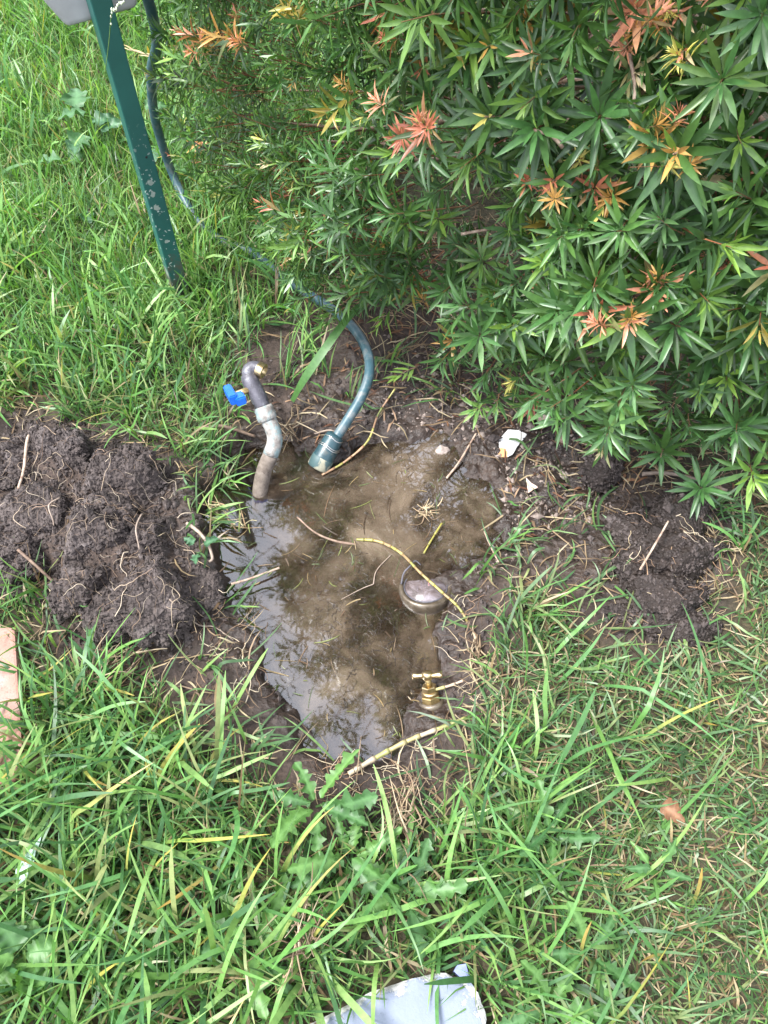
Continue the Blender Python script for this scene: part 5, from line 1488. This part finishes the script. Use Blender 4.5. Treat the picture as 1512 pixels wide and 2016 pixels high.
# ------------------------------------------------------------------ weeds
def weed_leaf_mesh(kind, colr, n=22, seed=0):
    r = random.Random(seed)
    V, F = [], []
    for i in range(n + 1):
        t = i / n; bx = 0.07 * math.sin(t * 3.2 + seed) * t
        if kind == 'dandelion':
            w = 0.10 + 0.20 * t
            tt = t + 0.05 * math.sin(t * 9 + seed * 2.1); saw = abs((tt * (5.0 + seed % 3)) % 1.0); w = (0.035 + 0.17 * math.sin(PI * min(1, t * 0.85 + 0.06)) * (0.25 + 0.95 * saw)) * (1 if t < 0.97 else 0.4)
        elif kind == 'broad':
            w = 0.42 * math.sin(PI * (t ** 0.62)) ** 0.8 * (1 + 0.10 * (((t * 9) % 1) - 0.5))
        elif kind == 'round':
            w = 0.50 * math.sqrt(max(0, 1 - (2 * t - 1) ** 2))
        else:
            w = 0.16 * math.sin(PI * (t ** 0.75)) ** 0.9
        if i in (0, n): w = max(0.006, w * 0.2)
        z = 0.16 * t - 0.30 * t * t
        e = 0.04 * math.sin(t * 17 + seed) + 0.03 * r.uniform(-1, 1)
        wl_, wr_ = w * (1 + 0.22 * math.sin(t * 23 + seed)), w * (1 + 0.22 * math.sin(t * 19 + 2 + seed))
        V += [(bx - wl_, t - 0.05 * wl_, z + 0.22 * w + e * w * 5), (bx - wl_ * 0.5, t, z + 0.06 * w), (bx, t, z - 0.012), (bx + wr_ * 0.5, t, z + 0.06 * w), (bx + wr_, t - 0.05 * wr_, z + 0.22 * w - e * w * 5)]
    for i in range(n):
        a = i * 5
        for k in range(4): F.append((a + k, a + k + 1, a + k + 6, a + k + 5))
    mb = MB(); mb.add(V, F, tuple(colr))
    rib = np.array(colr) * 1.45 + 0.02
    for i in range(n + 1): mb.c[i * 5 + 2] = tuple(rib)
    return mb.mesh('leaf', M['weed'])
WLM = {}
def wl(kind, j):
    if (kind, j) not in WLM:
        c = [(0.060, 0.145, 0.035), (0.080, 0.175, 0.042), (0.05, 0.125, 0.038)][j % 3]
        if kind == 'broad': c = (c[0] * 1.0, c[1] * 1.0, c[2] * 1.6)
        WLM[(kind, j)] = weed_leaf_mesh(kind, c, 22, j)
    return WLM[(kind, j)]
def put_leaf(root, me_, p, head, pitch, L, roll=0.0, wscale=1.0):
    lo = bpy.data.objects.new('leaf', me_); COL.objects.link(lo); lo.parent = root
    m_ = Matrix.Rotation(head - PI / 2, 4, 'Z') @ Matrix.Rotation(pitch, 4, 'X') @ Matrix.Rotation(roll, 4, 'Y')
    m_ = Matrix.Translation(Vector(p) - root.location) @ m_ @ Matrix.Diagonal((L * wscale, L, L, 1))
    lo.matrix_local = m_
def rosette(u, v, n, L, kind, label, cat, group=None, z=0.03, pitch=(0.0, 0.55), start=None):
    c = at(u, v, 0.03); c[2] = float(ground_z(c[:1], c[1:2])[0])
    root = thing('dandelion_plant' if kind == 'dandelion' else 'broadleaf_weed', label, cat, tuple(c), group)
    a0 = random.uniform(0, 6) if start is None else start
    for i in range(n):
        a = a0 + i * 2 * PI / n + random.gauss(0, 0.25)
        put_leaf(root, wl(kind, random.randint(0, 2)), c + np.array([0.012 * math.cos(a), 0.012 * math.sin(a), z + random.uniform(0, 0.03)]), a, random.uniform(*pitch), L * random.uniform(0.7, 1.05), random.gauss(0, 0.35), random.uniform(0.8, 1.1))
    return root
DG = 'dandelion rosettes in the lawn'
rosette(625, 1590, 7, 0.105, 'dandelion', 'dandelion rosette with toothed leaves at the lower left rim of the puddle', 'dandelion', DG, 0.035, start=2.2)
rosette(690, 1690, 8, 0.10, 'dandelion', 'dandelion rosette in the grass below the dandelion at the rim', 'dandelion', DG, 0.022)
rosette(800, 1760, 7, 0.10, 'dandelion', 'dandelion rosette directly below the tangled straw roots', 'dandelion', DG, 0.022)
rosette(1085, 1640, 6, 0.10, 'dandelion', 'dandelion rosette in the lawn right of the tangled straw roots', 'dandelion', DG, 0.022)
rosette(1085, 1985, 6, 0.10, 'dandelion', 'big-leaved dandelion in the grass right of the concrete slab', 'dandelion', DG, 0.03)
rosette(1160, 1880, 5, 0.09, 'dandelion', 'dandelion with broad toothed leaves up and right of the slab', 'dandelion', DG, 0.022)
rosette(500, 1860, 6, 0.10, 'dandelion', 'dandelion half hidden under long blades left of the root tuft', 'dandelion', DG, 0.02)
rosette(60, 1890, 7, 0.055, 'round', 'clump of round-leaved weed in the grass at the lower left', 'weed', None, 0.06)
rosette(395, 1085, 3, 0.036, 'broad', 'small dark broad-leaved seedling between the soil heap and the puddle', 'weed', None, 0.035)
rosette(1285, 1715, 5, 0.05, 'plain', 'small plain-leaved weed in the short grass at the right', 'weed', None, 0.04)
def weed_at(label, base, leaves):
    c = at(*base, 0.0); c[2] = float(ground_z(c[:1], c[1:2])[0])
    root = thing('broadleaf_weed', label, 'weed', tuple(c))
    for (u, v, z, hdg, L, kind, ws) in leaves:
        p = at(u, v, z); top = p
        put_leaf(root, wl(kind, random.randint(0, 2)), p, R(hdg), random.uniform(-0.25, 0.35), L, random.gauss(0, 0.2), ws)
        mid = (c + top) / 2 + np.array([random.gauss(0, 0.008), random.gauss(0, 0.008), 0.015])
        pth = spline([c, mid, top], 8)
        mb = MB(); mb.add(*tube(pth, np.linspace(0.0022, 0.0012, len(pth)), 5), (0.12, 0.2, 0.07)); mb.build('leaf_stalk', M['weed'], root)
    return root
weed_at('pale green weed with large soft leaves to the left of the green post', (170, 262), [
    (150, 212, 0.13, 100, 0.095, 'broad', 1.0), (172, 222, 0.12, 215, 0.10, 'broad', 0.9), (180, 240, 0.11, 20, 0.09, 'broad', 0.7), (165, 265, 0.09, 250, 0.10, 'broad', 0.8),
    (118, 315, 0.08, 180, 0.09, 'broad', 0.7), (165, 305, 0.07, 190, 0.07, 'broad', 0.9), (200, 252, 0.09, -10, 0.09, 'broad', 0.6), (150, 285, 0.08, 280, 0.08, 'broad', 0.8)])
weed_at('weed with jagged grey-green leaves just right of the green post', (330, 325), [
    (318, 330, 0.09, -15, 0.09, 'broad', 0.9), (285, 210, 0.16, 15, 0.07, 'broad', 0.8), (365, 300, 0.10, 30, 0.09, 'dandelion', 0.9), (300, 320, 0.08, 100, 0.08, 'broad', 0.9)])
weed_at('weed with two rounded leaves in the grass left of the post base', (200, 432), [
    (175, 440, 0.07, 110, 0.075, 'broad', 0.6), (215, 425, 0.07, 95, 0.05, 'round', 0.9), (220, 470, 0.05, 200, 0.05, 'round', 0.8)])
weed_at('tiny seedling with two round leaves above the soil heap', (300, 725), [(288, 716, 0.05, 170, 0.028, 'round', 0.9), (308, 722, 0.05, 10, 0.030, 'round', 0.9)])

# single fallen leaves and sprigs
ml = weed_leaf_mesh('plain', (0.40, 0.55, 0.50), 16, 3); ml.materials.clear(); ml.materials.append(M['weed'])
lo = bpy.data.objects.new('pale_leaf', ml); COL.objects.link(lo); p = at(35, 1742, 0.06)
lo.matrix_world = Matrix.Translation(Vector(p)) @ Matrix.Rotation(R(-17), 4, 'Z') @ Matrix.Rotation(R(8), 4, 'X') @ Matrix.Diagonal((0.075, 0.085, 0.05, 1))
tag(lo, 'single pale blue-green smooth leaf lying in the long grass', 'leaf')
ml = weed_leaf_mesh('broad', (0.15, 0.075, 0.04), 16, 5); ml.materials.clear(); ml.materials.append(M['litter'])
lo = bpy.data.objects.new('dry_leaf', ml); COL.objects.link(lo); p = at(1302, 1584, 0.03)
lo.matrix_world = Matrix.Translation(Vector(p)) @ Matrix.Rotation(R(-125), 4, 'Z') @ Matrix.Rotation(R(10), 4, 'Y') @ Matrix.Diagonal((0.042, 0.05, 0.07, 1))
tag(lo, 'curled brown dead leaf in the short grass at the right', 'leaf')

def sprig(name, label, cat, base, tipp, nl, L, key, mat='leaf', flat=True):
    b, t = np.array(base), np.array(tipp)
    root = thing(name, label, cat, tuple((b + t) / 2))
    mb = MB(); mb.add(*tube(spline([b, (b + t) / 2 + np.array([0, 0, 0.006]), t], 8), np.linspace(0.0018, 0.0009, 8), 5)); mb.build('stem', M['twig'] if mat == 'leaf' else M['stick'], root)
    ax = (t - b) / np.linalg.norm(t - b)
    for i in range(nl):
        f = (i + 0.5) / nl
        p = b + (t - b) * f
        sgn = 1 if i % 2 else -1
        side = np.cross(np.array([0, 0, 1.0]), ax) * sgn
        d = ax * 0.75 + side * random.uniform(0.45, 0.9) * (1.15 - f) + np.array([0, 0, random.uniform(0.05, 0.4)]); d /= np.linalg.norm(d)
        nrm = np.array([0, 0, 1.0]) - d * d[2]; nrm /= np.linalg.norm(nrm); x = np.cross(d, nrm)
        me_ = leaf_of(key, i % 3) if key in TIPS or key == 'old' else STRAWL[i % 2]
        lo = bpy.data.objects.new('leaf', me_); COL.objects.link(lo); lo.parent = root
        mt = Matrix([list(r_) for r_ in (np.stack([x, d, nrm], 1) * L * random.uniform(0.8, 1.15))]).to_4x4(); mt.translation = Vector(p) - root.location
        lo.matrix_local = mt
    return root
STRAWL = [leaf_mesh((0.50, 0.36, 0.21), 0.16, 0.5, 0.2, 'straw'), leaf_mesh((0.60, 0.46, 0.30), 0.16, 0.5, 0.1, 'straw')]
sprig('dry_twig', 'dry straw-coloured twig with dead leaves hanging beside the hose', 'twig', at(425, 155, 0.20), at(250, 97, 0.30), 16, 0.048, 'straw', 'straw')
sprig('leaf_sprig', 'small green shrub sprig lying on the litter above the puddle', 'sprig', at(822, 722, 0.02), at(778, 745, 0.03), 8, 0.05, 'lime')
sprig('leaf_sprig', 'brown withered shrub sprig on the mud beside the peach shard', 'sprig', at(1062, 770, 0.06), at(1045, 810, 0.02), 6, 0.04, 'red')

def ribbon(name, pts, wid, colr, label, cat):
    p = spline(pts, 22); tan = np.gradient(p, axis=0); tan /= np.linalg.norm(tan, axis=1)[:, None]
    V, F = [], []
    for i, q in enumerate(p):
        t = i / (len(p) - 1); s = np.cross(tan[i], np.array([0.15, -0.3, 1.0])); s /= np.linalg.norm(s)
        w_ = wid * 0.5 * (0.55 + 0.45 * min(1, t * 4)) * (1 - t ** 3.5) + 0.0004
        V += [q - s * w_ + np.array([0, 0, 0.12 * w_]), q, q + s * w_ + np.array([0, 0, 0.12 * w_])]
    for i in range(len(p) - 1):
        a = i * 3; F += [(a, a + 1, a + 4, a + 3), (a + 1, a + 2, a + 5, a + 4)]
    mb = MB(); mb.add(V, F, colr); return tag(mb.build(name, M['grass'], None), label, cat)
ribbon('grass_leaf', [at(575, 790, 0.0), at(600, 745, 0.07), at(645, 680, 0.13), at(695, 615, 0.16), at(750, 572, 0.17), at(815, 545, 0.16)], 0.021, (0.075, 0.18, 0.05), 'broad green grass leaf arching across the hose towards the shrub', 'grass leaf')

# a seed stalk in front of the post
p0 = at(318, 640, 0.0)
d1 = ray(216, 66); d1 = d1 / np.linalg.norm(d1); q1 = np.array([0, 0, CAM_H]) + d1 * 1.70
d2 = ray(226, 20); d2 = d2 / np.linalg.norm(d2); q2 = np.array([0, 0, CAM_H]) + d2 * 1.66
d3 = ray(243, 3); d3 = d3 / np.linalg.norm(d3); q3 = np.array([0, 0, CAM_H]) + d3 * 1.65
pth = spline([p0, p0 * 0.5 + q1 * 0.5 + np.array([-0.07, -0.03, 0.05]), q1, q2, q3], 40)
stalk = thing('seed_stalk', 'thin grass seed stalk with pale beads rising in front of the green post', 'grass stalk', tuple(p0))
mb = MB(); mb.add(*tube(pth, np.linspace(0.0009, 0.0005, len(pth)), 5), (0.14, 0.24, 0.07)); mb.build('stem', M['grass'], stalk)
V, F = ICO[1]
for q in pth[-19:]:
    mb = MB(); mb.add(V * np.array([0.0018, 0.0018, 0.0028]) + q + RNG.normal(0, 0.0012, 3), F, (0.62, 0.66, 0.52)); mb.build('seed', M['straw'], stalk)

# overhanging tufts on the banks, rooted beside the hole
TUFTS = [(430, 935, 11, 0.12, 0.0), (395, 1000, 12, 0.13, -0.2), (405, 1060, 7, 0.10, -0.3), (450, 1190, 4, 0.09, 0.1), (360, 900, 12, 0.16, 0.3), (450, 1420, 7, 0.13, 0.8), (410, 1310, 5, 0.12, 0.6), (500, 1470, 6, 0.11, 1.2), (1030, 1215, 14, 0.15, -0.4), (960, 1105, 8, 0.10, -1.2),
         (1010, 1060, 5, 0.09, 0.4), (1000, 1500, 12, 0.13, 0.4), (930, 1580, 10, 0.12, -0.6), (870, 1620, 7, 0.11, -0.4), (630, 720, 8, 0.16, 0.9), (560, 740, 9, 0.15, 1.0), (600, 690, 8, 0.14, 0.5), (480, 690, 10, 0.14, 1.4), (540, 610, 12, 0.15, 0.8),
         (760, 700, 7, 0.13, -1.0), (880, 760, 9, 0.12, -1.9), (900, 720, 8, 0.12, -1.6), (700, 760, 4, 0.10, 0.6), (1100, 1030, 3, 0.09, 2.6), (1400, 1000, 10, 0.12, -0.6), (1460, 1080, 12, 0.12, 2.4), (1000, 700, 6, 0.1, -2.0)]
for (u, v, n, L, hdg) in TUFTS:
    c0 = at(u, v, 0.0); n = int(n * 1.6)
    b = np.where((RNG.uniform(0, 1, n) < 0.5)[:, None], pick(LUSH, n), pick(COOL, n))
    dr = RNG.uniform(0, 1, n) < 0.15; b[dr] = pick(DRY, dr.sum())
    acc(blades(np.c_[c0[0] + RNG.normal(0, 0.014, n), c0[1] + RNG.normal(0, 0.014, n)], RNG.uniform(0.6, 1.25, n) * L, RNG.uniform(0.0038, 0.0066, n), hdg + RNG.normal(0, 0.9, n), np.abs(RNG.normal(0.6, 0.3, n)), RNG.uniform(0.4, 1.3, n), b, b * 1.1, 7, RNG.normal(0, 0.4, n), lift=RNG.uniform(0.006, 0.05, n)))
flush('bank_grass', M['grass'], 'scattered grass tufts overhanging the muddy banks of the hole')
